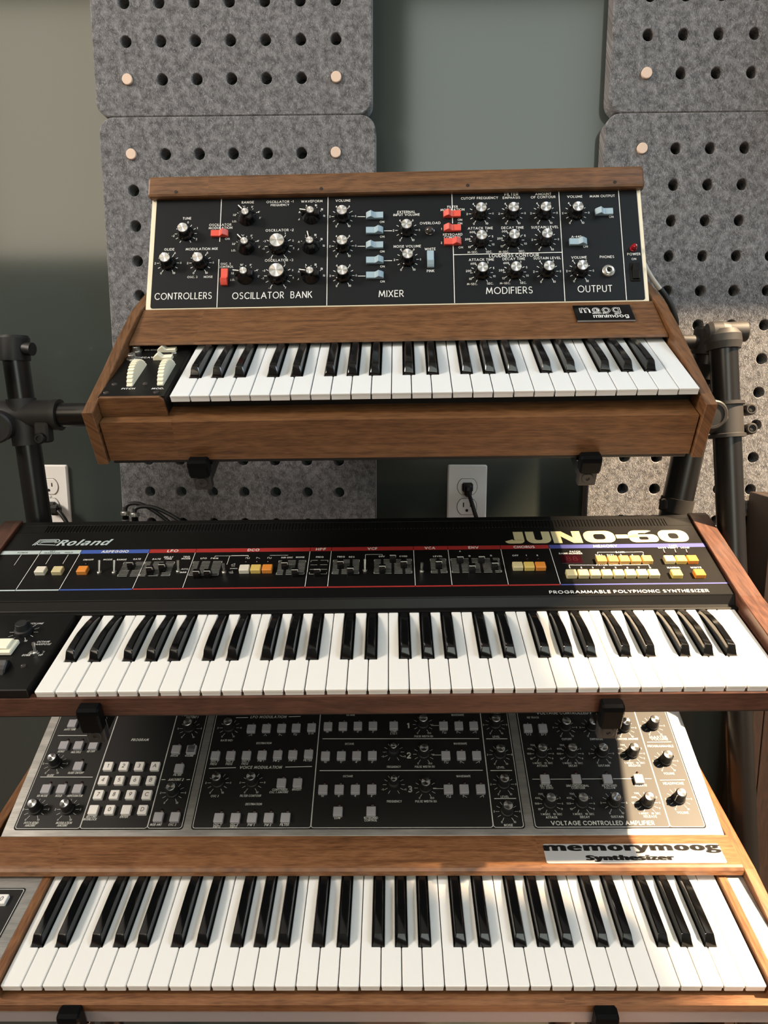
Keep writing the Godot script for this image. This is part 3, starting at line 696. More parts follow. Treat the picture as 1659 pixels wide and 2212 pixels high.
# ==================================================================== top tier: walnut case, tilted knob panel, 44 keys
func build_mini(o: Node3D) -> void:
	grain = Vector3.BACK
	for x in [[-99.5, -86.3], [613.4, 626.5]]:
		var c := new_st(); prism(c, [Vector2(20, -10.5), Vector2(17.5, -82), Vector2(-345, -82), Vector2(-345, 27), Vector2(-205, 27.5), Vector2(-135, 17.5), Vector2(-70, 4.5)], x[0], x[1], 0.9); part(o, "side_cheek", c, mat.wood_mini)
	grain = Vector3.RIGHT
	var s := new_st(); prism(s, [Vector2(14, -27), Vector2(14, -79), Vector2(2, -79), Vector2(2, -42), Vector2(-150, -42), Vector2(-150, -27)], -84.6, 611.8, 0.5); part(o, "front_rail", s, mat.wood_mini)
	s = new_st(); box(s, -84, 611, -87, -79.2, -338, 8, 1.0); part(o, "base_board", s, mat.black)
	s = new_st(); prism(s, [Vector2(-211, 24.4), Vector2(-143, 11.2), Vector2(-137, 10.4), Vector2(-132, 9.4), Vector2(-130, 8.2), Vector2(-129.6, 7.2), Vector2(-130.6, 6.4), Vector2(-134, 6.2), Vector2(-211, 16)], -85.4, 612.6, 0.6); part(o, "fallboard", s, mat.wood_mini)
	s = new_st(); box(s, -86, 613, -78, 20, -342, -300, 0); part(o, "rear_board", s, mat.wood_mini)
	s = new_st(); box(s, -6.2, 612, -26.9, -13.5, -148, -24); part(o, "key_bed", s, mat.black)
	keyboard(o, 3, 26, 140.0, 45.7, 52.0, "square", "sloped", mat.white_key)
	# control panel
	var at := slope(25.5, -212, 42.65)
	s = new_st(); box(s, -83, 608, -60, -0.6, -178, 1.2, 0.5); part(o, "panel_housing", s, mat.cream, at)
	s = new_st(); slab(s, round_rect(-76.3, 602.4, -178, -0.6, 3.0), -0.7, 0.0); part(o, "faceplate", s, mat.panel_mini, at)
	s = new_st(); prism(s, [Vector2(-166, 1), Vector2(-165.6, 6), Vector2(-166.8, 9), Vector2(-169.5, 10.6), Vector2(-193, 11.5), Vector2(-196.5, 10), Vector2(-197, -60), Vector2(-179, -60), Vector2(-179, 1)], -86, 610.6, 2.5); part(o, "top_cap", s, mat.wood_mini, at)
	for u in [-45.7, 160.3, 365.5, 569.6]:
		s = new_st(); lathe(s, [[0.0, 0.0], [2.6, 0.0], [2.2, 0.7], [0.0, 0.9]], 14, Transform3D(Basis(), Vector3(u, 10.6, -172.5))); box(s, u - 2.4, u + 2.4, 11.3, 11.7, -172.8, -172.2); part(o, "cap_screw", s, mat.lamp_grey, at)
	var w: Material = mat.print
	# controllers
	legend = new_st()
	knob(o, at, -32.1, 113.5, "fluted", 0); dial(-32.1, 113.5, 12.4, 15.8, 0.75, [["-2", -100.0], ["0", 8.0], ["1", 62.0], ["2", 120.0]], 2.7)
	knob(o, at, -55.0, 68.7, "fluted", 50); dial(-55.0, 68.7, 12.4, 15.8, 0.75, TEN, 2.7)
	knob(o, at, -9.2, 68.1, "fluted", -60); dial(-9.2, 68.1, 12.4, 15.8, 0.75, TEN, 2.7)
	tx("TUNE", -31.5, 137.4, 3.3); tx("GLIDE", -54.3, 89.7, 3.3); tx("MODULATION MIX", -8.3, 89.4, 3.3)
	tx("OSC. 3", -19.6, 46.7, 2.8); tx("NOISE", 2.6, 46.6, 2.8)
	tx("OSCILLATOR", 16.5, 126.3, 3.2); tx("MODULATION", 17.0, 121.5, 3.2); tx("ON", 27.3, 104.3, 2.8)
	rocker(o, at, 16.6, 111.5, mat.red, true)
	seg_line(16.6, 0.5, 16.6, 73, 1.0); seg_line(16.6, 100, 16.6, 172, 1.0)
	write(legend, "CONTROLLERS", -31.2, 18.4, 9.2, 79.0, 0.12)
	flush_legend(o, "legend", w, at)
	# oscillator bank
	for q in [[54.3, 136.5, -42.0], [54.6, 91.5, -42.0], [54.7, 46.7, -82.0]]:
		knob(o, at, q[0], q[1], "selector", q[2])
		dial(q[0], q[1], 14.6, 16.4, 0.7, [["LO.", -107.0], ["32'", -75.0], ["16'", -18.0], ["8'", 22.0], ["4'", 62.0], ["2'", 92.0]], 2.5, 0.2, 3)
	for q in [[145.4, 136.9, -80.0], [145.3, 90.7, -14.0], [146.1, 45.3, -80.0]]:
		knob(o, at, q[0], q[1], "selector", q[2])
		dial(q[0], q[1], 14.6, 16.0, 0.7, [["^", -105.0], ["~", -68.0], ["<", -22.0], ["_", 20.0], ["_", 55.0], ["_", 90.0]], 2.6, 0.2, 3)
	for q in [[100.0, 91.4], [100.3, 46.3]]:
		knob(o, at, q[0], q[1], "large", 0)
		dial(q[0], q[1], 15.5, 19.5, 0.75, [["-7", -150.0], ["-5", -100.0], ["-3", -68.0], ["1", 24.0], ["3", 68.0], ["5", 100.0], ["7", 150.0]], 2.5)
	tx("RANGE", 54.5, 160.7, 3.3); tx("OSCILLATOR -1", 100.4, 160.5, 3.3); tx("FREQUENCY", 100.5, 155.4, 2.9); tx("WAVEFORM", 145.8, 160.2, 3.3)
	tx("OSCILLATOR -2", 100.9, 116.0, 3.3); tx("OSCILLATOR -3", 101.1, 69.8, 3.3); tx("OSC. 3", 26.4, 65.8, 2.8); tx("CONTROL", 26.9, 61.4, 2.8)
	rocker(o, at, 25.9, 44.5, mat.red, false, PI / 2)
	seg_line(168.7, 0.5, 168.7, 172, 1.0)
	write(legend, "OSCILLATOR  BANK", 92.8, 17.2, 9.2, 110.0, 0.12)
	flush_legend(o, "legend", w, at)
	# mixer
	for q in [[189.8, 135.5, 80.0], [190.2, 89.6, -130.0], [191.0, 44.6, -125.0], [279.3, 111.9, -140.0], [280.2, 67.0, -150.0]]:
		knob(o, at, q[0], q[1], "fluted", q[2]); dial(q[0], q[1], 12.4, 15.8, 0.75, TEN, 2.7)
	rocker(o, at, 234.9, 134.4, mat.blue); rocker(o, at, 234.8, 111.3, mat.blue, true); rocker(o, at, 234.7, 88.6, mat.blue)
	rocker(o, at, 235.0, 65.7, mat.blue, true); rocker(o, at, 235.0, 43.1, mat.blue, true); rocker(o, at, 312.1, 65.7, mat.blue, false, PI / 2)
	for q in [[210.6, 134.6, 221.6, 134.3], [248.0, 111.7, 259.1, 111.5], [210.7, 88.8, 221.6, 88.5], [247.7, 66.0, 258.8, 65.8], [211.3, 43.5, 221.7, 43.3]]:
		seg_line(q[0], q[1], q[2], q[3], 1.0)
	for q in [[245.1, 125.6], [245.3, 102.8], [245.2, 80.1], [245.4, 57.3], [245.3, 34.7]]: tx("ON", q[0], q[1], 2.8)
	tx("VOLUME", 190.1, 160.2, 3.3); tx("EXTERNAL", 279.4, 140.3, 3.3); tx("INPUT VOLUME", 279.7, 135.9, 3.3); tx("NOISE VOLUME", 280.2, 87.2, 3.3)
	tx("OVERLOAD", 312.6, 122.2, 3.3); tx("WHITE", 311.9, 82.4, 3.3); tx("PINK", 312.0, 49.2, 3.3)
	s = new_st(); lathe(s, [[0.0, 0.0], [6.6, 0.0], [6.6, 2.2], [5.6, 2.6], [5.4, 4.0], [4.4, 6.2], [2.4, 7.4], [0.0, 7.8]], 30, Transform3D(Basis(), P(311.8, 109.5, 0))); part(o, "overload_lamp", s, mat.lamp_grey, at)
	seg_line(344.0, 0.5, 344.0, 90, 1.0); seg_line(344.0, 121, 344.0, 172, 1.0)
	write(legend, "MIXER", 257.3, 16.3, 9.2, 33.5, 0.12)
	flush_legend(o, "legend", w, at)
	# modifiers
	for q in [[382.7, 135.1, 0.0], [427.4, 134.5, -60.0], [471.8, 134.0, -60.0], [471.7, 93.4, 50.0], [471.9, 45.1, 70.0]]:
		knob(o, at, q[0], q[1], "fluted", q[2]); dial(q[0], q[1], 12.4, 15.8, 0.75, TEN, 2.7)
	for q in [[382.2, 93.0, 60.0], [426.9, 93.2, 80.0], [382.1, 45.0, -100.0], [427.4, 45.0, 60.0]]:
		knob(o, at, q[0], q[1], "fluted", q[2]); dial(q[0], q[1], 12.4, 15.8, 0.75, [["10", -120.0], ["200", -80.0], ["600", -38.0], ["1", 30.0], ["5", 68.0], ["10", 108.0]], 2.7)
	rocker(o, at, 343.3, 134.2, mat.red); rocker(o, at, 343.2, 112.5, mat.red); rocker(o, at, 343.2, 91.6, mat.red, true)
	tx("FILTER", 344.5, 146.8, 3.2); tx("MODULATION", 344.3, 142.2, 3.2); tx("KEYBOARD", 343.8, 104.0, 3.2); tx("CONTROL", 343.4, 99.5, 3.2)
	for q in [[354.3, 126.3], [354.3, 120.7], [354.4, 84.0]]: tx("ON", q[0], q[1], 2.8)
	tx("1", 328.3, 112.8, 2.8); tx("2", 327.9, 91.6, 2.8)
	tx("CUTOFF FREQUENCY", 382.7, 159.5, 3.3); tx("FILTER", 427.6, 164.5, 4.2); tx("EMPHASIS", 427.4, 159.1, 3.3); tx("AMOUNT", 472.1, 163.7, 3.3); tx("OF CONTOUR", 471.8, 158.9, 3.3)
	tx("ATTACK TIME", 382.4, 112.7, 3.3); tx("DECAY TIME", 427.1, 112.5, 3.3); tx("SUSTAIN LEVEL", 471.9, 112.3, 3.3)
	tx("LOUDNESS CONTOUR", 427.7, 70.2, 4.2); tx("ATTACK TIME", 382.4, 64.7, 3.3); tx("DECAY TIME", 427.1, 65.0, 3.3); tx("SUSTAIN LEVEL", 472.8, 65.2, 3.3)
	for q in [[370.8, 76.3], [413.9, 76.0], [368.7, 28.4], [413.8, 28.7]]: tx("M-SEC.", q[0], q[1], 2.7)
	for q in [[393.4, 76.4], [438.5, 76.3], [393.3, 28.7], [438.5, 28.8]]: tx("SEC.", q[0], q[1], 2.7)
	seg_line(494, 0.5, 494, 172, 1.0); seg_line(344.5, 73.0, 493.5, 73.5, 1.0)
	write(legend, "MODIFIERS", 419.1, 18.0, 9.2, 62.5, 0.12)
	flush_legend(o, "legend", w, at)
	# output
	knob(o, at, 515.9, 133.2, "fluted", 0); dial(515.9, 133.2, 12.4, 15.8, 0.75, TEN, 2.7)
	knob(o, at, 516.9, 45.1, "fluted", -150); dial(516.9, 45.1, 12.4, 15.8, 0.75, TEN, 2.7)
	rocker(o, at, 554.4, 132.7, mat.blue); rocker(o, at, 516.1, 87.6, mat.blue, true)
	tx("VOLUME", 515.9, 158.6, 3.3); tx("MAIN OUTPUT", 554.2, 158.5, 3.3); tx("ON", 564.6, 126.1, 2.8); tx("A-440", 514.8, 96.8, 2.9); tx("ON", 526.4, 81.5, 2.8)
	tx("VOLUME", 516.5, 65.3, 3.3); tx("PHONES", 554.8, 65.3, 3.3); tx("POWER", 591.8, 68.7, 3.3); tx("ON", 591.3, 61.3, 2.8)
	s = new_st(); var jt := Transform3D(Basis(), P(555.1, 43.6, 0))
	lathe(s, [[0.0, 0.0], [8.6, 0.0], [8.6, 2.6], [7.6, 3.4], [6.2, 3.4], [6.0, 5.4], [4.6, 5.8], [3.4, 5.6], [3.4, 1.0], [0.0, 1.0]], 30, jt); var jack := part(o, "headphone_jack", s, mat.metal, at)
	s = new_st(); lathe(s, [[0.0, 1.05], [3.3, 1.05], [0.0, 1.1]], 20, jt); part(jack, "socket_hole", s, mat.slot)
	s = new_st(); lathe(s, [[0.0, 0.0], [4.6, 0.0], [4.6, 1.4], [3.8, 1.6], [3.8, 6.5], [2.8, 8.6], [0.0, 9.4]], 26, Transform3D(Basis(), P(591.3, 77.0, 0))); part(o, "power_lamp", s, mat.lamp_red, at)
	s = new_st(); var pw := [592.4, 41.2]
	box(s, pw[0] - 7.5, pw[0] + 5.5, 0, 1.2, -pw[1] - 14, -pw[1] + 13, 0.4); prism(s, [Vector2(-pw[1] - 10, 0), Vector2(-pw[1] - 10, 7), Vector2(-pw[1] - 1, 3.5), Vector2(-pw[1] + 10, 3.0), Vector2(-pw[1] + 11, 0)], pw[0] - 5, pw[0] + 4, 0.4); part(o, "power_switch", s, mat.gloss_black, at)
	seg_line(577.2, 0.5, 577.2, 172, 1.0)
	write(legend, "OUTPUT", 535.6, 18.1, 9.2, 46.0, 0.12)
	flush_legend(o, "legend", w, at)
	# badge on the fallboard
	var bt := slope(10.4, -134.8, 11.1)
	s = new_st(); box(s, 501.5, 578, 0, 2.4, -65, -27.8, 0.5); var badge := part(o, "name_badge", s, mat.gloss_black, bt)
	s = new_st(); box(s, 502, 577.5, 0.2, 2.1, -28, -27.4, 0.0); part(badge, "badge_edge", s, mat.grey_metal)
	legend = new_st()
	write(legend, "moog", 535.5, 54.0, 14.0, 51.0, 0.2, 0.0, 1.0, 2.5)
	var inlay := new_st(); write(inlay, "moog", 535.5, 54.0, 14.0, 51.0, 0.075, 0.0, 1.0, 2.6); part(badge, "lettering_inlay", inlay, mat.gloss_black)
	write(legend, "S", 532.0, 52.0, 4.4, 0.0, 0.24, 0.4, 1.2, 2.65)
	write(legend, "MUSIC INC.", 535.0, 44.8, 2.6, 20.5, 0.24, 0.0, 1.2, 2.5)
	write(legend, "minimoog", 547.5, 38.4, 7.6, 45.0, 0.17, 0.0, 1.0, 2.5)
	for k in [[531.6], [541.0]]: line(legend, Vector2(k[0], 40.4), Vector2(k[0] + 1.4, 40.4), 1.2, 2.5)
	part(badge, "lettering", legend, mat.print)
	# left-hand controller block
	s = new_st(); box(s, -86, -7, -26.5, -4, -140, -4.5); part(o, "controller_box", s, mat.black)
	s = new_st(); slab(s, PackedVector2Array([Vector2(-86, -140), Vector2(-7.2, -140), Vector2(-7.2, -4.6), Vector2(-86, -4.6)]), -4, -2.0, 0.5); part(o, "controller_plate", s, mat.panel_juno)
	s = new_st(); slab(s, PackedVector2Array([Vector2(-86, 26.8), Vector2(-86, 4.4), Vector2(-83.6, 2), Vector2(-13, 2), Vector2(-8.6, 6.2), Vector2(-6.6, 26.8)]), 0, 3.6, 0.4); part(o, "controller_front", s, mat.wood_mini, Transform3D(Basis(Vector3.RIGHT, PI / 2), mm(0, 0.0, -4.6)))
	for q in [[-77.5, -137.3], [-76.1, -112.2]]:
		s = new_st(); lathe(s, [[0.0, 0.0], [7.4, 0.0], [7.4, 1.2], [5.2, 1.8], [5.2, 6.6], [4.4, 7.2], [2.9, 7.2], [2.9, 3.0], [0.0, 3.0]], 26, Transform3D(Basis(), Vector3(q[0], -2, q[1] + 4.0))); part(o, "socket", s, mat.metal)
	rocker(o, Transform3D(Basis(), mm(0, -2, 0)), -36.8, 131.6, mat.ivory); rocker(o, Transform3D(Basis(), mm(0, -2, 0)), -35.6, 107.4, mat.ivory)
	for q in [[-56.0, 0.25], [-19.0, 0.0]]:
		s = new_st(); var teeth := 44; var prof := []; var r := 36.0
		for k in teeth:
			var a: float = TAU * k / teeth + q[1]
			for e in [[0.0, 0.0], [0.45, 0.0], [0.5, -1.4], [0.95, -1.4]]: prof.append(Vector2(cos(a + e[0] * TAU / teeth) * (r + e[1]) - 60.0, sin(a + e[0] * TAU / teeth) * (r + e[1]) - 20.0))
		prism(s, prof, q[0] - 3.7, q[0] + 3.7, 0.5); part(o, "control_wheel", s, mat.ivory)
	for q in [[-75.9, -35.3], [-38.6, -35.2], [-78.8, -13.4], [-19.2, -12.6]]:
		s = new_st(); lathe(s, [[0.0, 0.0], [3.4, 0.0], [3.2, 0.8], [2.0, 1.5], [0.0, 1.7]], 18, Transform3D(Basis(), Vector3(q[0], -2, q[1]))); part(o, "plate_screw", s, mat.lamp_grey)
	legend = new_st()
	for q in [["GLIDE", -60.1, 135.8], ["DECAY", -60.1, 112.0], ["PITCH", -55.6, 23.5], ["MOD.", -19.7, 22.8], ["ON", -26.5, 124.5], ["ON", -25.0, 100.5]]: write(legend, q[0], q[1], q[2], 3.6 if q[0].length() > 2 else 2.6, 0.0, 0.2)
	part(o, "legend", legend, w, Transform3D(Basis(), mm(0, -2, 0)))

# ==================================================================== middle tier: black panel with sliders, 61 keys
var slider_mesh: Mesh
func slider(o: Node3D, at: Transform3D, u: float, v: float, scale_lines := true) -> void:
	if slider_mesh == null:
		var s := new_st()
		loft(s, [slider_ring(4.6, 5.2, 0.0), slider_ring(4.6, 5.2, 2.0), slider_ring(4.5, 4.4, 7.0), slider_ring(4.3, 3.0, 10.2), slider_ring(3.9, 2.4, 11.0)])
		slider_mesh = mesh_of(s)
	var cap := put(o, "slider", slider_mesh, mat.knob, at * Transform3D(Basis(), mm(u, 0.2, -v)))
	var s2 := new_st(); box(s2, -4.2, 4.2, 10.2, 11.15, 2.2, 2.9, 0.1); box(s2, 3.9, 4.5, 4.0, 10.4, 1.6, 3.4, 0.1); part(cap, "painted_edge_glint", s2, mat.print_silver)  # pale strips painted on as the highlight along the cap edges

func slider_ring(x: float, z: float, y: float) -> Array:
	var c := 0.8
	return [Vector3(-x, y, -z + c), Vector3(-x, y, z - c), Vector3(-x + c, y, z), Vector3(x - c, y, z), Vector3(x, y, z - c), Vector3(x, y, -z + c), Vector3(x - c, y, -z), Vector3(-x + c, y, -z)]

# printed scale behind a row of sliders: slot u positions, between the left and right edge
func slider_scale(slots: Array, u0: float, u1: float, v0: float, v1: float, step := 0.1) -> void:
	var edges := [u0]
	for u in slots: edges.append_array([u - 2.0, u + 2.0])
	edges.append(u1)
	for k in int(round(1.0 / step)) + 1:
		var v := lerpf(v0, v1, k * step)
		for i in range(0, edges.size(), 2): seg_line(edges[i], v, edges[i + 1], v, 0.55)
	for u in [u0, u1]:
		seg_line(u, v0, u, v0 + 4.0, 0.5); seg_line(u, v1, u, v1 - 4.0, 0.5)

var button_mesh: Mesh
func button(o: Node3D, at: Transform3D, u: float, v: float, m: Material) -> void:
	if button_mesh == null:
		var s := new_st()
		slab(s, round_rect(-6.9, 6.9, -6.3, 6.3, 1.0, 2), 0, 3.0); slab(s, round_rect(-6.9, 6.9, -6.3, 6.3, 1.0, 2), 3.0, 6.4, 0.8)
		button_mesh = mesh_of(s)
	put(o, "push_button", button_mesh, m, at * Transform3D(Basis(), mm(u, 0, -v)))

func toggle(o: Node3D, at: Transform3D, u: float, v: float, tilt := 0.3) -> void:
	var s := new_st(); lathe(s, [[0.0, 0.0], [3.2, 0.0], [3.2, 1.6], [2.2, 2.2], [0.0, 2.2]], 18)
	var base := part(o, "toggle_switch", s, mat.metal, at * Transform3D(Basis(), mm(u, 0, -v)))
	s = new_st(); rod(s, Vector3(0, 1.5, 0), Vector3(0, 14.0, 14.0 * -tilt), 1.5, 16, 2.0); part(base, "lever", s, mat.metal)

func led(o: Node3D, at: Transform3D, u: float, v: float) -> void:
	var s := new_st(); lathe(s, [[0.0, 0.0], [1.5, 0.0], [1.4, 0.7], [0.8, 1.2], [0.0, 1.4]], 12); part(o, "indicator_lamp", s, mat.led, at * Transform3D(Basis(), mm(u, 0, -v)))

func build_juno(o: Node3D) -> void:
	grain = Vector3.BACK
	for x in [[-186.0, -157.5], [850.3, 879.0]]:
		var c := new_st(); prism(c, [Vector2(6, -33), Vector2(6, 8), Vector2(2, 12.6), Vector2(-70, 14.7), Vector2(-149, 17.2), Vector2(-331, 37.2), Vector2(-340, 36), Vector2(-346, -33)], x[0], x[1], 1.0); part(o, "side_cheek", c, mat.wood_juno)
	grain = Vector3.RIGHT
	var s := new_st(); prism(s, [Vector2(3.2, -8), Vector2(3.2, -33), Vector2(-6, -33), Vector2(-6, -8)], -157, 850, 0.4); part(o, "front_rail", s, mat.wood_juno)
	s = new_st(); box(s, -5.8, 850, -26, -13.5, -150, -6.2); part(o, "key_bed", s, mat.black)
	s = new_st(); box(s, -157, 850, -36, -33.2, -345, 2, 0.5); part(o, "base_pan", s, mat.black)
	s = new_st(); prism(s, [Vector2(-159.2, 12.6), Vector2(-158.6, 11.2), Vector2(-152.4, 1.6), Vector2(-151.6, 0.9), Vector2(-145.0, 1.9), Vector2(-143.2, 1.4), Vector2(-142.6, -6), Vector2(-340, -6), Vector2(-340, 33), Vector2(-159.9, 12.8)], -157, 850, 0.3); part(o, "panel_housing", s, mat.panel_juno)
	keyboard(o, 0, 36, 141.5, 51.6, 57.6, "round", "curved", mat.ivory_key)
	var at := slope(13.1, -159.7, 6.6)
	s = new_st(); box(s, -157, 850, -1.0, 0, -153, 0.6, 0.5); box(s, -157, 850, -1.0, 0, -178.5, -170.6, 0.3)
	box(s, -157, -114, -1.0, 0, -170.6, -153); box(s, 812, 850, -1.0, 0, -170.6, -153); part(o, "faceplate", s, mat.panel_juno, at)
	s = new_st(); box(s, -114, 812, -7, -6, -171, -152.6); part(o, "vent_recess", s, mat.slot, at)
	s = new_st(); box(s, -1.25, 1.25, -3.0, 0, -170.6, -153, 0.3); var slat := mesh_of(s)
	for k in 192: put(o, "vent_slat", slat, mat.panel_juno, at * Transform3D(Basis(), mm(-111.3 + 4.82 * k, 0, 0)))
	# title bands and section lines
	var cuts := [-157.0, -100.5, -41.8, 56.8, 124.1, 288.1, 318.4, 435.5, 484.4, 559.3, 628.3, 850.0]
	var tints := [mat.band_white, mat.band_white, mat.band_blue, mat.band_red, mat.band_red, mat.band_red, mat.band_red, mat.band_red, mat.band_red, mat.band_red, mat.band_violet]
	legend = new_st()
	for i in tints.size():
		s = new_st(); patch(s, cuts[i] + 0.4, 100.2, cuts[i + 1] - 0.4, 108.8, 0.15); part(o, "title_band", s, tints[i], at)
		s = new_st(); patch(s, cuts[i] + 0.4, 20.2, cuts[i + 1] - 0.4, 22.6, 0.15); part(o, "lower_line", s, tints[i], at)
		if i > 0: seg_line(cuts[i], 22.8, cuts[i], 100, 0.7)
	for q in [["ARPEGGIO", 7.6, 38.0], ["LFO", 90.8, 14.6], ["DCO", 206.7, 15.8], ["HPF", 303.3, 13.4], ["VCF", 376.9, 13.0], ["VCA", 458.9, 14.0], ["ENV", 521.0, 13.6], ["CHORUS", 592.9, 29.0], ["MEMORY", 708.0, 33.0]]:
		tx(q[0], q[1], 104.5, 4.8, q[2], 0.24, 0.0, 1.1); flush_legend(o, "legend", mat.print, at)
	for q in [["POWER", -125.8, 104.0, 14.0], ["KEY", -83.3, 106.6, 7.0], ["TRANSPOSE", -82.9, 102.8, 23.0], ["HOLD", -58.7, 103.2, 11.0]]: tx(q[0], q[1], q[2], 2.6, q[3], 0.2)
	flush_legend(o, "legend", mat.print_dark, at)
	# brand lettering along the top
	heavy_text(o, "Roland", -81.3, -6.8, 127.2, 14.6, mat.band_white, at, 0.42, [[0.0, 0.0]])
	var rl := [-100.5, 128.3]; var lean := 0.45
	for k in 3:
		var e := 13.6 - k * 3.6; var wd := 33.0 - k * 4.0
		var pts := [Vector2(-wd / 2 + 1, -6.8), Vector2(-wd / 2 + 1, e / 2 - 0.5 - k * 0.3), Vector2(wd / 2 - 5, e / 2), Vector2(wd / 2, e / 4), Vector2(wd / 2, 0.4), Vector2(wd / 2 - 4, -1.4 + k * 0.2)]
		if k == 1: pts = [Vector2(-wd / 2 + 2, -6.8), Vector2(-wd / 2 + 2, 3.2), Vector2(wd / 2 - 4, 4.0), Vector2(wd / 2 - 2, 2.2), Vector2(wd / 2 - 5, 0.8), Vector2(-6, 0.4), Vector2(-9, -2.0)]
		if k == 2: pts = [Vector2(-12, -2.6), Vector2(-9, -5.0), Vector2(16, -6.6), Vector2(18, -6.6)]
		for i in pts.size() - 1:
			var a: Vector2 = pts[i] + Vector2(pts[i].y * lean, 0) + Vector2(rl[0], rl[1]); var b: Vector2 = pts[i + 1] + Vector2(pts[i + 1].y * lean, 0) + Vector2(rl[0], rl[1])
			line(legend, a, b, 1.5)
	flush_legend(o, "maker_name", mat.band_white, at)
	var c0 := 567.7; var c1 := 804.7
	wide_title(legend, c0, c1, 112.7, 141.1)
	flush_legend(o, "model_name", mat.button_cream, at)
	tx("PROGRAMMABLE POLYPHONIC SYNTHESIZER", 714.4, 6.5, 5.0, 817.7 - 610.8, 0.2, 0.0, 1.1)
	flush_legend(o, "model_name", mat.print, at)
	# controls
	for q in [[-80.5, 59.0, "white"], [-57.0, 59.0, "cream"], [-22.4, 59.1, "orange"], [201.8, 58.0, "white"], [217.5, 58.0, "yellow"], [233.2, 58.1, "orange"], [576.6, 57.8, "cream"], [592.1, 57.5, "yellow"], [607.5, 57.3, "orange"],
			[693.1, 69.6, "amber"], [708.9, 69.3, "amber"], [724.4, 69.1, "amber"], [739.9, 68.8, "amber"], [755.8, 68.9, "amber"],
			[646.0, 40.2, "cream"], [661.9, 39.9, "cream"], [677.5, 39.7, "cream"], [693.1, 39.4, "cream"], [709.0, 39.1, "cream"], [724.7, 39.2, "cream"], [740.3, 39.0, "cream"], [755.8, 38.7, "cream"],
			[786.3, 68.3, "cream"], [802.0, 68.1, "yellow"], [817.6, 68.2, "orange"], [785.9, 37.8, "yellow"], [816.4, 37.7, "orange"]]:
		button(o, at, q[0], q[1], mat["button_" + q[2]])
	for q in [[42.7, 67.2], [72.3, 56.0], [87.8, 62.3], [138.7, 46.8], [153.6, 47.2], [257.1, 63.4], [272.8, 47.9], [303.1, 48.4], [333.8, 64.8], [348.0, 49.9], [391.4, 53.6], [405.8, 77.5], [420.9, 63.3], [468.9, 62.5], [498.8, 72.3], [513.4, 52.1], [528.2, 72.2], [544.9, 57.7]]:
		slider(o, at, q[0], q[1])
	for q in [[0.7, 57.5, 0.7], [21.4, 57.2, 0.7], [110.0, 58.1, 0.5], [174.2, 54.6, 0.1], [367.6, 54.7, 0.6], [445.3, 51.7, 0.1]]: toggle(o, at, q[0], q[1], q[2])
	var lo := 48.9; var hi := 79.1
	slider_scale([42.9], 28.1, 57.5, lo, hi); flush_legend(o, "slider_scale", mat.print_silver, at)
	slider_scale([68.4, 85.8], 58.6, 99.9, lo, hi); flush_legend(o, "slider_scale", mat.print_silver, at)
	slider_scale([136.2, 152.0], 126.2, 166.5, lo, hi); flush_legend(o, "slider_scale", mat.print_silver, at)
	slider_scale([257.1, 272.1], 246.3, 284.2, lo, hi); flush_legend(o, "slider_scale", mat.print_silver, at)
	slider_scale([302.7], 291.5, 315.1, lo, hi, 0.333); flush_legend(o, "slider_scale", mat.print_silver, at)
	slider_scale([333.4, 347.8], 322.7, 359.1, lo, hi); flush_legend(o, "slider_scale", mat.print_silver, at)
	slider_scale([391.0, 405.8, 420.9], 379.9, 431.8, lo, hi); flush_legend(o, "slider_scale", mat.print_silver, at)
	slider_scale([468.9], 458.0, 479.8, lo, hi); flush_legend(o, "slider_scale", mat.print_silver, at)
	slider_scale([498.5, 513.4, 527.8, 543.3], 486.6, 553.9, lo, hi); flush_legend(o, "slider_scale", mat.print_silver, at)
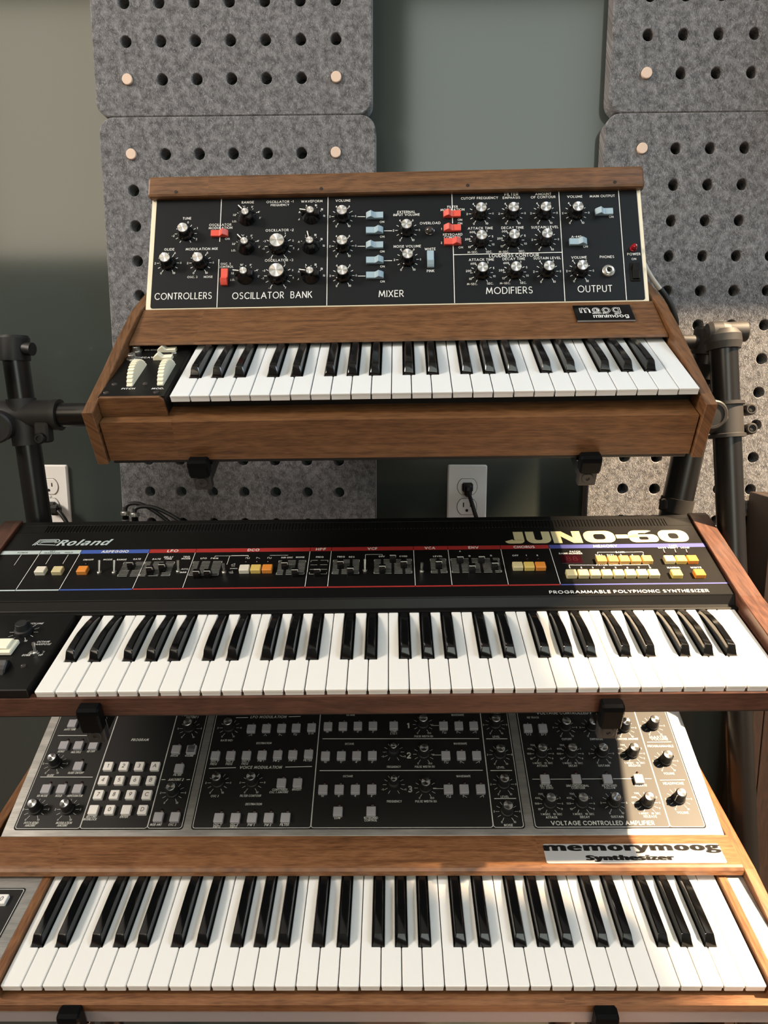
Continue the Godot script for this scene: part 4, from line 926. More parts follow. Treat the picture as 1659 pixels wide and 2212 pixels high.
	for q in [["ON/OFF", -24.6, 86.1, 14.0], ["MODE", 3.0, 86.0, 12.0], ["RANGE", 23.0, 85.6, 13.0], ["RATE", 44.6, 86.3, 10.0], ["RATE", 72.4, 85.8, 11.0], ["DELAY", 88.4, 90.2, 12.5], ["TIME", 88.7, 86.2, 10.0], ["TRIG", 113.7, 90.4, 9.0], ["MODE", 113.8, 86.2, 12.0], ["LFO", 139.0, 86.4, 8.0], ["PWM", 154.3, 86.1, 10.0], ["AUTO", 117.7, 62.7, 9.0], ["MAN", 117.0, 55.9, 8.0],
			["SUB OSC", 256.7, 86.1, 16.0], ["NOISE", 275.4, 86.5, 11.4], ["FREQ", 303.0, 86.4, 10.0], ["FREQ", 333.1, 86.5, 10.0], ["RES", 348.1, 85.9, 7.4], ["ENV", 390.4, 86.2, 7.6], ["KYBD", 420.7, 86.0, 10.4], ["LEVEL", 469.0, 85.2, 12.4], ["D", 513.7, 85.1, 2.0], ["R", 543.9, 85.3, 2.0], ["A", 501.0, 96.1, 2.0],
			["OFF", 577.7, 85.0, 8.0], ["I", 593.1, 85.2, 0.0], ["II", 608.3, 84.9, 0.0], ["BANK", 645.6, 88.5, 12.0], ["NUMBER", 662.7, 88.2, 18.0], ["PATCH", 662.6, 92.5, 14.0], ["BANK", 725.5, 90.1, 12.0], ["PATCH NUMBER", 702.6, 62.0, 34.0], ["1(6)", 693.8, 84.1, 9.0], ["2(7)", 709.8, 83.8, 9.0], ["3", 724.7, 83.6, 0.0], ["4", 740.4, 83.3, 0.0], ["5", 755.7, 83.0, 0.0], ["1", 647.8, 57.0, 0.0], ["2", 663.5, 56.7, 0.0], ["3", 679.0, 56.5, 0.0], ["4", 694.2, 56.2, 0.0], ["5", 710.1, 55.9, 0.0], ["6", 725.9, 55.7, 0.0], ["7", 741.6, 55.4, 0.0], ["8", 756.7, 55.1, 0.0],
			["MANUAL", 788.4, 54.6, 17.0], ["WRITE", 818.6, 54.1, 14.0], ["SAVE", 786.8, 99.2, 11.0], ["VERIFY", 801.8, 99.0, 14.5], ["LOAD", 819.1, 99.0, 11.5], ["TAPE", 803.4, 103.7, 11.0]]:
		tx(q[0], q[1], q[2], 2.8, q[3], 0.22)
	for q in [[-82.0, 98.6, -81.8, 77.2], [-57.8, 98.2, -57.9, 77.5], [-125.8, 99.4, -125.8, 75.2], [154.3, 91.5, 201.4, 91.4], [174.8, 91.1, 174.5, 71.7], [154.3, 91.5, 154.1, 88.3], [201.4, 91.4, 201.5, 88.5], [177.1, 92.2, 201.2, 92.1], [231.6, 91.6, 257.6, 91.5], [367.4, 90.9, 391.0, 90.9], [367.4, 90.9, 367.3, 77.1], [391.0, 90.9, 390.8, 88.0],
			[693.7, 90.7, 719.8, 90.3], [731.6, 90.0, 757.1, 90.0], [693.7, 90.7, 693.4, 87.2], [757.1, 90.0, 757.0, 86.5], [648.0, 62.6, 685.6, 61.9], [720.4, 61.7, 756.8, 61.4], [648.0, 62.6, 647.6, 58.5], [756.8, 61.4, 756.3, 57.4], [787.6, 95.7, 787.3, 87.9], [803.5, 95.4, 802.8, 87.6], [819.1, 95.1, 818.4, 87.3]]:
		seg_line(q[0], q[1], q[2], q[3], 0.55)
	for q in [["_", 201.2, 86.0], ["<", 216.3, 86.1], ["_", 232.0, 85.8], ["^", 183.1, 72.3], ["^", 182.5, 56.2]]: tx(q[0], q[1], q[2], 3.0, 5.0, 0.14)
	tx("LFO", 184.0, 68.5, 1.6); tx("MANUAL", 185.9, 62.9, 1.6); tx("ENV", 184.3, 53.4, 1.6)
	flush_legend(o, "legend", mat.print, at)
	for q in [[787.0, 86.3], [802.7, 86.4], [818.2, 86.1], [592.6, 77.1], [607.9, 76.8], [-24.3, 76.9], [200.9, 77.6], [216.2, 77.6], [231.6, 77.4]]: led(o, at, q[0], q[1])
	s = new_st(); var d0 := [639.6, 85.9]; var d1 := [669.8, 66.3]
	box(s, d0[0], d1[0] - 1, 0, 0.5, -d0[1], -d1[1], 0.2); var disp := part(o, "number_display", s, mat.display, at)
	legend = new_st(); write(legend, "88", (d0[0] + d1[0]) / 2, (d0[1] + d1[1]) / 2, 8.5, 15.0, 0.1, 0.0, 1.0, 0.7); part(disp, "digits", legend, mat.display_segment)
	# left-hand end block
	s = new_st(); prism(s, [Vector2(1.5, 3.2), Vector2(1.5, -20), Vector2(-141, -20), Vector2(-141, 4.2), Vector2(0.4, 4.2)], -157, -6.2, 0.5); part(o, "controller_block", s, mat.panel_juno)
	var flat := Transform3D(Basis(), mm(0, 4.2, 0))
	s = new_st(); lathe(s, [[0.0, 0.0], [10.5, 0.0], [10.5, 5.0], [8.0, 6.0], [7.2, 14.0], [6.6, 14.6], [0.0, 14.6]], 36, Transform3D(), 18, 0.02); box(s, -0.9, 0.9, 1, 14.8, -10.2, -4, 0.3); part(o, "knob", s, mat.knob_matte, flat * Transform3D(Basis(Vector3.UP, -deg(60.0)), mm(-57.0, 0, -104)))
	s = new_st(); box(s, -118, -51.6, 0, 6.0, -83, -58.5, 1.2); box(s, -116, -56, 6.0, 9.5, -81, -62.5, 1.2); part(o, "bend_button", s, mat.ivory, flat)
	toggle(o, flat, -24.5, 63.5, 0.12)
	s = new_st(); prism(s, [Vector2(-46, 0), Vector2(-44, 6), Vector2(-38, 10), Vector2(-33, 7), Vector2(-28, 5), Vector2(-24, 0)], -110, -44, 1.5); part(o, "bender_lever", s, mat.black, flat)
	s = new_st(); lathe(s, [[0.0, 0.0], [3.2, 0.0], [2.8, 1.0], [0.0, 1.6]], 16, Transform3D(Basis(), Vector3(-28, 0, -39.5))); part(o, "plate_screw", s, mat.lamp_grey, flat)
	legend = new_st(); dial(-57.0, 104, 12.5, 18.0, 0.5, [["0", -150.0], ["10", 150.0]], 2.6)
	for q in [["VOLUME", -49, 122.0, 17.0], ["OCTAVE", -24.0, 84.6, 15.0], ["TRANSPOSE", -24.6, 79.8, 23.0], ["DOWN", -33.7, 59.2, 9.0], ["NORMAL", -25.3, 62.8, 11.0], ["UP", -16.5, 59.2, 4.0]]: tx(q[0], q[1], q[2], 2.8, q[3], 0.2, 0.2)
	seg_line(-33, 62, -31.5, 66, 0.5); seg_line(-31.5, 66, -29, 66.5, 0.5); seg_line(-15.5, 62, -14.5, 66, 0.5); seg_line(-14.5, 66, -17, 66.5, 0.5)
	flush_legend(o, "legend", mat.print_silver, flat)

# broad block lettering of the model name: J U N O - 6 0
func wide_title(s: SurfaceTool, u0: float, u1: float, v0: float, v1: float) -> void:
	var k := (u1 - u0) / 970.0; var h := v1 - v0
	var ring := func(a: float, b: float, c: float, d: float, tu: float, tv: float, from: int, to: int) -> void:
		var outer := round_rect(u0 + a * k, u0 + b * k, c, d, minf((d - c) * 0.42, (b - a) * k * 0.3), 6)
		var ins := round_rect(u0 + a * k + tu * k, u0 + b * k - tu * k, c + tv, d - tv, (d - c) * 0.16, 6)
		for i in range(from, to):
			var j := (i + 1) % outer.size(); var m := i % outer.size()
			quad(s, P(outer[m].x, outer[m].y), P(outer[j].x, outer[j].y), P(ins[j].x, ins[j].y), P(ins[m].x, ins[m].y))
	var t := h * 0.27; var w := 58.0
	# J: hook, then the upright
	ring.call(0, 116, v0, v0 + h * 0.62, w * 0.8, t, 15, 28)
	patch(s, u0 + 58 * k, v0 + h * 0.3, u0 + 116 * k, v1)
	# U
	ring.call(130, 275, v0, v0 + h * 0.9, w * 0.85, t, 13, 28)
	patch(s, u0 + 130 * k, v0 + h * 0.42, u0 + 180 * k, v1); patch(s, u0 + 225 * k, v0 + h * 0.42, u0 + 275 * k, v1)
	# N
	patch(s, u0 + 285 * k, v0, u0 + 335 * k, v1); patch(s, u0 + 405 * k, v0, u0 + 455 * k, v1)
	quad(s, P(u0 + 285 * k, v1), P(u0 + 400 * k, v0), P(u0 + 455 * k, v0), P(u0 + 345 * k, v1))
	ring.call(470, 655, v0, v1, w, t, 0, 28)
	patch(s, u0 + 662 * k, v0 + h * 0.34, u0 + 732 * k, v0 + h * 0.66)
	# 6: bowl and the stroke over it
	ring.call(735, 905, v0, v0 + h * 0.66, w, h * 0.2, 0, 28)
	ring.call(735, 905, v0, v1, w, h * 0.22, 4, 14); patch(s, u0 + 735 * k, v0 + h * 0.3, u0 + 793 * k, v0 + h * 0.62)
	ring.call(912, 1085, v0, v1, w, t, 0, 28)

# ==================================================================== lowest tier: silver frame, three black sections, 61 keys
var square_mesh: Mesh
func square_button(o: Node3D, at: Transform3D, u: float, v: float, m: Material, cap := "", lamp := true) -> void:
	if square_mesh == null:
		var s := new_st(); slab(s, round_rect(-6.4, 6.4, -6.5, 6.5, 1.0, 2), 0, 5.0, 0.7); square_mesh = mesh_of(s)
	var b := put(o, "push_button", square_mesh, m, at * Transform3D(Basis(), mm(u, 0.4, -v)))
	if cap != "":
		var s := new_st(); write(s, cap, 0, 0, 5.2, 0.0, 0.14, 0.1, 1.0, 5.15); part(b, "numeral", s, mat.print_dark)
	elif lamp:
		var s := new_st(); lathe(s, [[0.0, 0.0], [1.7, 0.0], [1.6, 0.9], [0.9, 1.5], [0.0, 1.6]], 12); part(o, "indicator_lamp", s, mat.led, at * Transform3D(Basis(), mm(u + 1.6, 0.4, -v - 11.4)))
		line(legend, Vector2(u + 0.4, v + 9.6), Vector2(u + 1.0, v + 9.6), 0.8, 0.6); line(legend, Vector2(u + 2.0, v + 9.6), Vector2(u + 2.8, v + 9.6), 0.8, 0.6)

func tall_knob(o: Node3D, at: Transform3D, u: float, v: float, kind := "tall", turn := 0.0, nums := [["0", -150.0], ["2", -90.0], ["8", 90.0], ["10", 150.0]]) -> void:
	knob(o, at * Transform3D(Basis(), mm(0, 0.4, 0)), u, v, kind, turn, mat.knob_matte)
	dial(u, v, 10.4, 15.4, 0.5, nums, 2.4)

func outline(u0: float, u1: float, v0: float, v1: float, r: float, w: float) -> void:
	var p := round_rect(u0, u1, v0, v1, r, 5)
	for i in p.size(): line(legend, p[i], p[(i + 1) % p.size()], w, 0.55)

func build_memory(o: Node3D) -> void:
	grain = Vector3.BACK
	for x in [[-113.0, -99.0], [879.2, 894.0]]:
		var c := new_st(); prism(c, [Vector2(12, -46), Vector2(12, 0), Vector2(-20, 4), Vector2(-71, 9), Vector2(-137, 15.6), Vector2(-400, 16.5), Vector2(-400, -46)], x[0], x[1], 0.9); part(o, "side_cheek", c, mat.wood_memory)
	var s := new_st()
	for x in [[-11.4, -0.6], [847.6, 857.8]]:
		s = new_st(); box(s, x[0], x[1], -15.8, 5.0, -150, 3, 0.6); part(o, "key_slip", s, mat.wood_memory)
	grain = Vector3.RIGHT
	s = new_st(); prism(s, [Vector2(-186, 19.6), Vector2(-141, 18.5), Vector2(-137.5, 17.6), Vector2(-134.6, 15), Vector2(-133, 9.2), Vector2(-186, 7.0)], -98.8, 878.8, 0.6); part(o, "fallboard", s, mat.wood_memory)
	s = new_st(); prism(s, [Vector2(10.5, -16), Vector2(10.5, -26.8), Vector2(-150, -26.8), Vector2(-150, -16)], -98.8, 879, 0.4); part(o, "front_rail", s, mat.wood_memory)
	s = new_st(); box(s, -98.8, 879, -46.3, -27, -395, 9.8, 0.6); part(o, "base_pan", s, mat.grey_metal)
	s = new_st(); box(s, -98, 878, -26.7, 6.8, -400, -187.5); prism(s, [Vector2(-189, 6.9), Vector2(-189, 16), Vector2(-404, 79), Vector2(-404, 6.9)], -86, 866, 0.0); part(o, "panel_housing", s, mat.black)
	s = new_st(); box(s, -0.5, 847.4, -15.9, -13.0, -150, -8); part(o, "key_bed", s, mat.black)
	keyboard(o, 0, 36, 139.5, 45.2, 53.4, "round", "flat", mat.ivory_key)
	var at := slope(20, -186, 16.55)
	s = new_st(); box(s, -88.5, 868.8, -2.2, 0, -230, 0.4, 0.7)
	prism(s, [Vector2(-230, -0.5), Vector2(0.2, -0.5), Vector2(0.2, -9), Vector2(-230, -9)], 868.4, 869.6, 0.0)
	part(o, "panel_frame", s, mat.silver, at)
	s = new_st(); grain = Vector3.BACK; box(s, 869.8, 878.6, -11, -8.5, -230, 1.0, 0.4); part(o, "frame_flange", s, mat.silver, at); grain = Vector3.RIGHT
	legend = new_st()
	for q in [[-74.0, 152.9], [166.6, 612.6], [627.2, 853.6]]:
		s = new_st(); slab(s, round_rect(q[0] - 1.6, q[1] + 1.6, -228, -8.6, 4.4), 0, 0.25); part(o, "section_groove", s, mat.slot, at)
		s = new_st(); slab(s, round_rect(q[0], q[1], -227, -10.1, 3.6), 0.1, 0.4); part(o, "section_panel", s, mat.panel_memory, at)
	for q in [[-73.4, 14.2], [14.8, 105.6], [106.2, 152.3], [167.2, 326.4], [327.0, 571.2], [571.8, 612.0], [627.8, 806.4], [807.0, 853.0]]: outline(q[0], q[1], 10.6, 226, 3.4, 0.75)
	flush_legend(o, "section_outline", mat.print_silver, at)
	# left section
	for q in [[-49.4, 171.9], [-49.7, 134.7], [-27.7, 134.5], [-5.4, 134.6], [-16.7, 100.9], [-50.6, 65.8], [-28.5, 65.7], [-5.9, 65.8], [119.2, 127.3], [141.0, 127.1], [130.4, 96.9], [118.5, 24.6], [141.1, 24.5], [142.1, 127.3]]: square_button(o, at, q[0], q[1], mat.button_grey)
	for q in [[27.0, 100.5, "1"], [49.6, 100.4, "2"], [72.0, 100.3, "3"], [94.9, 100.2, "A"], [26.6, 78.7, "4"], [49.5, 78.6, "5"], [72.1, 78.5, "6"], [94.6, 78.4, "B"], [26.6, 57.0, "7"], [48.9, 56.9, "8"], [71.6, 56.8, "9"], [94.6, 56.7, "C"], [26.4, 35.0, ""], [49.0, 35.0, "0"], [71.8, 34.9, ""], [94.4, 34.8, "D"]]: square_button(o, at, q[0], q[1], mat.key_white, q[2], false)
	for q in [[-53.3, 107.0], [-54.9, 37.6], [-10.5, 37.5], [130.5, 164.4], [129.4, 61.2]]: tall_knob(o, at, q[0], q[1], "tall", 40)
	for q in [["AUTO TUNE", -51.5, 163.7, 17.0], ["MONO", -51.8, 126.5, 9.0], ["MULTIPLE", -29.1, 125.3, 14.0], ["KB OUT", -7.3, 126.5, 11.0], ["GLIDE", -53.6, 88.5, 9.0], ["GLIDE ON/OFF", -18.3, 92.2, 22.0], ["KB MODE", -53.5, 57.4, 14.0], ["HOLD", -30.4, 57.3, 8.6], ["ARPEGGIATOR", -7.7, 57.2, 21.0], ["PITCH BEND", -54.1, 18.5, 19.0], ["AMOUNT", -54.0, 14.9, 13.6], ["MODULATION", -9.4, 18.4, 21.0], ["AMOUNT", -10.3, 14.8, 13.4], ["RECORD", 25.4, 27.1, 13.0], ["INTERLOCK", 24.7, 23.3, 17.5], ["ENTER", 70.3, 26.7, 10.5], ["PITCH", 117.7, 118.7, 9.6], ["VOLUME", 139.6, 118.8, 12.0], ["FILTER", 129.3, 88.5, 11.0], ["MOD AMT", 116.7, 15.6, 15.0], ["OSC 2", 139.0, 15.5, 10.0]]:
		tx(q[0], q[1], q[2], 2.8, q[3], 0.2, 0.2)
	tx("PROGRAM", 60.3, 145.5, 3.6, 25.0, 0.24, 0.2); tx("AMOUNT 2", 129.0, 81.1, 3.4, 21.0, 0.22, 0.2); tx("PEDALS", 123.6, 188.4, 3.6, 17.0, 0.22, 0.2); tx("AMOUNT 1", 130.0, 184.2, 3.4, 18.0, 0.22, 0.2)
	for q in [[-66.2, 153.3, 9.3, 153.1], [-67.3, 85.9, 8.3, 85.4], [108.3, 81.2, 113.7, 81.2], [143.9, 81.0, 148.9, 81.2]]: seg_line(q[0], q[1], q[2], q[3], 1.0)
	flush_legend(o, "legend", mat.print_silver, at * Transform3D(Basis(), mm(0, 0.4, 0)))
	# modulation
	for q in [[224.6, 161.8], [247.4, 162.3], [270.3, 162.6], [292.2, 162.9], [315.4, 163.4], [178.9, 117.0], [201.3, 117.1], [224.3, 117.2], [247.0, 117.5], [269.8, 118.0], [291.8, 118.2], [314.7, 118.9], [280.3, 73.6], [303.0, 73.8], [201.0, 23.1], [223.7, 23.0], [246.4, 23.2], [269.0, 23.2], [291.7, 23.1]]: square_button(o, at, q[0], q[1], mat.button_grey)
	for q in [[190.7, 165.1], [190.2, 75.9], [238.6, 76.2]]: tall_knob(o, at, q[0], q[1], "tall", -20)
	for q in [["^", 224.1, 152.6], ["~", 246.6, 152.5], ["<", 269.5, 153.0], ["_", 291.6, 153.5]]: tx(q[0], q[1], q[2], 3.0, 4.2, 0.16)
	for q in [["S-H", 314.7, 154.8, 7.0], ["RATE (HZ)", 190.2, 143.9, 17.0], ["OSC 1", 178.3, 109.3, 10.0], ["FREQ", 177.9, 105.2, 9.0], ["OSC 2", 200.6, 109.2, 10.0], ["FREQ", 200.4, 105.1, 9.0], ["OSC 3", 223.6, 109.5, 10.0], ["FREQ", 223.3, 105.4, 9.0], ["PW 1", 245.8, 110.0, 8.4], ["PW 2", 268.3, 110.1, 8.4], ["PW 3", 291.1, 110.3, 8.4], ["FILTER", 313.9, 110.6, 11.6], ["DESTINATION", 246.4, 138.9, 22.0], ["OSC 3", 188.9, 56.2, 10.4], ["FILTER CONTOUR", 239.0, 56.4, 29.0], ["CONTOURED", 278.7, 65.3, 21.0], ["OSC 3 AMOUNT", 277.8, 61.6, 26.0], ["INVERT", 302.6, 65.4, 12.4], ["DESTINATION", 245.0, 44.2, 22.0], ["OSC 1", 200.0, 15.5, 10.0], ["FREQ", 199.8, 12.2, 9.0], ["OSC 2", 222.7, 15.4, 10.0], ["FREQ", 222.6, 12.2, 9.0], ["PW 1", 245.8, 14.7, 8.4], ["PW 2", 268.5, 14.6, 8.4], ["FILTER", 291.0, 14.9, 11.6]]:
		tx(q[0], q[1], q[2], 2.8, q[3], 0.2, 0.12)
	tx("LFO MODULATION", 247.5, 184.1, 3.8, 54.0, 0.24, 0.2); tx("VOICE MODULATION", 247.1, 99.7, 3.8, 60.0, 0.24, 0.2)
	for q in [[197.8, 183.0, 216.1, 183.3], [278.6, 184.2, 296.5, 184.7], [172.4, 98.4, 211.2, 99.3], [282.6, 100.0, 320.9, 100.7]]: seg_line(q[0], q[1], q[2], q[3], 1.2)
	flush_legend(o, "legend", mat.print_silver, at * Transform3D(Basis(), mm(0, 0.4, 0)))
	# three oscillators
	for q in [[340.0, 165.2], [362.4, 165.5], [385.0, 165.8], [407.7, 165.9], [339.6, 115.9], [362.6, 116.0], [384.9, 116.1], [407.7, 116.2], [339.6, 63.7], [362.2, 63.8], [384.9, 63.7], [407.8, 63.9], [362.2, 31.6], [407.6, 31.8], [439.0, 165.7], [513.8, 165.3], [536.7, 165.2], [559.0, 165.1], [514.2, 115.7], [536.5, 115.6], [558.9, 115.5], [514.6, 63.5], [536.5, 63.6], [559.5, 63.6]]: square_button(o, at, q[0], q[1], mat.button_grey)
	for q in [[483.3, 169.4, "tall"], [482.5, 119.6, "tall"], [482.8, 67.0, "tall"], [438.5, 123.3, "stepped"], [438.6, 72.2, "stepped"]]: tall_knob(o, at, q[0], q[1], q[2], 30, [["0", -150.0], ["100", 150.0]] if q[2] == "tall" else [["-5", -115.0], ["+5", 115.0]])
	for q in [["OCTAVE", 373.2, 186.9, 12.4], ["OCTAVE", 373.4, 137.1, 12.8], ["OCTAVE", 373.4, 85.3, 13.4], ["WAVESHAPE", 536.6, 185.9, 18.6], ["WAVESHAPE", 536.9, 136.7, 19.0], ["WAVESHAPE", 537.3, 84.7, 19.6], ["SYNC", 439.0, 157.8, 9.0], ["2 TO 1", 438.6, 154.0, 9.4], ["PULSE WIDTH (%)", 483.5, 149.2, 27.0], ["PULSE WIDTH (%)", 483.2, 99.7, 28.0], ["PULSE WIDTH (%)", 482.8, 47.4, 29.0], ["FREQUENCY", 438.8, 99.7, 19.4], ["FREQUENCY", 439.2, 47.5, 20.0], ["LOW", 361.9, 24.1, 7.6], ["KEYBOARD", 407.4, 24.2, 18.4], ["CONTROL", 407.1, 20.8, 16.6]]:
		tx(q[0], q[1], q[2], 2.8, q[3], 0.2)
	for q in [["16'", 339.7, 157.6], ["8'", 363.1, 157.5], ["4'", 385.4, 157.4], ["2'", 408.2, 157.5], ["16'", 340.2, 107.8], ["8'", 362.9, 107.7], ["4'", 385.0, 107.6], ["2'", 407.9, 107.7], ["16'", 339.8, 55.9], ["8'", 362.5, 55.8], ["4'", 385.4, 55.8], ["2'", 408.1, 55.9]]: tx(q[0], q[1], q[2], 2.8, 0.0, 0.2)
	for q in [["_", 514.4, 155.8], ["<", 535.9, 155.9], ["^", 559.5, 155.8], ["_", 514.4, 106.8], ["<", 537.2, 106.7], ["^", 559.7, 106.6], ["_", 514.6, 54.5], ["<", 537.1, 54.6], ["^", 560.2, 54.6]]: tx(q[0], q[1], q[2], 3.2, 5.0, 0.16)
	for q in [["1", 460.7, 167.8], ["2", 460.8, 117.8], ["3", 461.3, 65.4]]: tx(q[0], q[1], q[2], 8.0, 0.0, 0.24)
	for q in [[332.9, 145.7, 565.5, 144.9], [332.5, 94.1, 565.6, 93.7]]: seg_line(q[0], q[1], q[2], q[3], 1.2)
	for q in [[495.2, 167.7, 507.4, 167.6], [494.8, 118.2, 507.9, 118.2], [493.2, 66.0, 508.1, 66.0]]: seg_line(q[0], q[1], q[2], q[3], 0.8)
	flush_legend(o, "legend", mat.print_silver, at * Transform3D(Basis(), mm(0, 0.4, 0)))
	# mixer column
	for q in [[591.8, 168.4], [592.6, 118.4], [592.4, 72.2], [592.4, 32.6]]: tall_knob(o, at, q[0], q[1], "tall", 60)
	for q in [["LEVEL", 591.1, 148.0, 10.0], ["LEVEL", 591.8, 98.2, 10.6], ["LEVEL", 592.1, 53.7, 10.8], ["NOISE", 591.9, 13.5, 11.0]]: tx(q[0], q[1], q[2], 2.8, q[3], 0.2)
	tx("MIXER", 595.4, 190.2, 3.4, 13.0, 0.2)
	for q in [[575.9, 144.5, 607.2, 144.3], [576.5, 93.3, 607.4, 93.3], [577.2, 51.1, 607.3, 51.2]]: seg_line(q[0], q[1], q[2], q[3], 1.2)
	flush_legend(o, "legend", mat.print_silver, at * Transform3D(Basis(), mm(0, 0.4, 0)))
	# filter and amplifier
	for q in [[639.5, 160.4], [661.8, 160.3], [651.3, 78.0], [695.2, 78.1], [738.6, 77.9], [782.3, 77.7]]: square_button(o, at, q[0], q[1], mat.button_grey)
	for q in [[695.6, 163.3, -20.0], [735.7, 163.1, 20.0], [783.6, 162.0, 40.0]]: tall_knob(o, at, q[0], q[1], "tall", q[2])
	for q in [[653.0, 119.7, 60.0], [696.0, 119.5, 40.0], [784.5, 119.4, 100.0], [652.2, 43.6, 70.0], [695.6, 43.7, 80.0], [784.9, 44.3, 110.0]]: tall_knob(o, at, q[0], q[1], "tall", q[2], [["1 MSEC", -152.0], ["10", -118.0], ["100", -90.0], ["400", -62.0], ["700", -36.0], ["3", 62.0], ["6", 90.0], ["9", 118.0], ["10 SEC", 152.0]])
	for q in [[740.0, 119.6, 110.0], [739.9, 44.5, 100.0], [827.0, 165.4, 60.0], [828.8, 107.3, 100.0], [829.9, 49.7, -120.0]]: tall_knob(o, at, q[0], q[1], "tall", q[2])
	for q in [["1/3", 639.7, 151.6, 7.0], ["2/3", 662.0, 151.7, 7.0], ["KB TRACK", 650.7, 180.8, 17.4], ["CUTOFF", 694.7, 143.4, 14.0], ["EMPHASIS", 738.4, 143.2, 18.0], ["CONTOUR AMOUNT", 783.1, 143.2, 33.0], ["ATTACK", 651.4, 100.4, 14.6], ["DECAY", 695.4, 100.2, 12.0], ["SUSTAIN", 739.2, 100.3, 16.0], ["RELEASE", 783.0, 100.3, 16.4], ["RETURN", 651.3, 69.9, 15.6], ["TO ZERO", 652.3, 66.5, 17.0], ["UNCONDITIONAL", 695.7, 69.7, 31.0], ["CONTOUR", 695.9, 66.3, 18.4], ["KEYBOARD", 740.1, 69.8, 20.0], ["FOLLOW", 739.9, 66.4, 15.0], ["RELEASE", 783.9, 69.9, 16.0], ["ATTACK", 651.4, 24.1, 15.0], ["DECAY", 696.3, 24.4, 12.4], ["SUSTAIN", 739.8, 24.7, 16.4], ["RELEASE", 784.2, 25.0, 17.0], ["VOLUME", 828.3, 87.6, 14.6], ["VOLUME", 829.6, 30.1, 14.8]]:
		tx(q[0], q[1], q[2], 2.8, q[3], 0.2)
	for q in [["MASTER", 829.8, 146.2, 25.0], ["VOLUME", 830.7, 142.7, 24.6], ["PROGRAMMABLE", 829.0, 131.2, 37.0], ["HEADPHONE", 829.7, 72.6, 28.0]]: tx(q[0], q[1], q[2], 3.2, q[3], 0.2, 0.0, 1.2)
	tx("VOLTAGE CONTROLLED FILTER", 707.6, 188.8, 4.6, 100.0, 0.2, 0.0, 1.2); tx("VOLTAGE CONTROLLED AMPLIFIER", 718.2, 16.1, 5.0, 137.0, 0.22, 0.0, 1.2)
	for q in [[634.1, 79.7, 645.0, 79.7], [659.5, 79.6, 689.1, 79.7], [704.1, 79.7, 732.7, 79.8], [747.6, 79.8, 776.7, 79.9], [792.1, 79.8, 801.3, 79.8], [811.3, 137.7, 846.8, 138.1], [812.7, 77.5, 847.3, 77.9]]: seg_line(q[0], q[1], q[2], q[3], 0.9)
	flush_legend(o, "legend", mat.print_silver, at * Transform3D(Basis(), mm(0, 0.4, 0)))
	# metal name plate on the fallboard
	var bt := slope(18.75, -156, 1.4)
	s = new_st(); slab(s, round_rect(632.5, 860.5, -15.8, 13.4, 3.0), 0, 1.2, 0.3); var plate := part(o, "name_badge", s, mat.plate_metal, bt)
	heavy_text(plate, "memorymoog", 633.5, 859, 7.4, 12.2, mat.print_dark, Transform3D(Basis(), mm(0, 1.2, 0)))
	heavy_text(plate, "Synthesizer", 684.7, 794.7, -6.7, 9.7, mat.print_dark, Transform3D(Basis(), mm(0, 1.2, 0)))
	# side plates beside the keys
	s = new_st(); box(s, -98.8, -11.6, 1.0, 4.4, -150, 2, 0.4); box(s, -98.8, -11.6, -15.8, 1.0, -150, 1.6); part(o, "side_plate", s, mat.silver)
	s = new_st(); box(s, 858, 879, 1.0, 4.0, -150, 2, 0.4); box(s, 858, 879, -15.8, 1.0, -150, 1.6); part(o, "side_plate", s, mat.silver)
	var flat := Transform3D(Basis(), mm(0, 4.4, 0))
	s = new_st(); slab(s, round_rect(-96, -25.0, -120.0, -20, 3.6), 0, 0.3); part(o, "section_groove", s, mat.slot, flat)
	s = new_st(); slab(s, round_rect(-95, -26.6, -118.4, -21, 3.0), 0.1, 0.4); part(o, "section_panel", s, mat.panel_memory, flat)
	legend = new_st(); outline(-94.6, -27.0, 21.4, 118.0, 2.8, 0.7); seg_line(-94, 84.5, -33.5, 84.5, 0.7); seg_line(-94, 79.5, -36, 79.5, 0.6)
	square_button(o, flat, -46.4, 101.0, mat.key_white, "0", false); square_button(o, flat, -68.0, 101.0, mat.key_white, "1", false)
	flush_legend(o, "section_outline", mat.print_silver, flat)
	for q in [[-46.0, 62.0], [-68.0, 62.0]]: square_button(o, flat, q[0], q[1], mat.black, "", false)

# heavy rounded lettering as thin print: spans u0..u1, bounding height size, centred on v
func heavy_text(o: Node3D, text: String, u0: float, u1: float, v: float, size: float, m: Material, at := Transform3D(), lean := 0.0, shifts := [[0.0, 0.0], [-0.7, 0.25], [0.7, -0.25], [-1.3, 0.0], [1.3, 0.0]]) -> void:
	var font := SystemFont.new(); font.font_names = PackedStringArray(["Droid Sans"]); font.font_weight = 700
	var t := TextMesh.new(); t.font = font; t.text = text; t.font_size = 64; t.pixel_size = 0.01; t.depth = 0.002; t.curve_step = 2.0
	var b := t.get_aabb(); var kx := (u1 - u0) * MM / b.size.x; var ky := size * MM / b.size.y
	var s := SurfaceTool.new(); s.begin(Mesh.PRIMITIVE_TRIANGLES)
	var c := b.get_center()
	for shift in shifts:
		var x := Transform3D(Basis(Vector3(kx, 0, 0), Vector3(ky * lean, 0, -ky), Vector3(0, 0.15, 0)), mm((u0 + u1) / 2 + shift[0], 0.2, -v - shift[1]))
		x.origin -= Vector3(kx * c.x + ky * lean * c.y, 0, -ky * c.y)
		s.append_from(t, 0, x)
	put(o, "lettering", s.commit(), m, at)

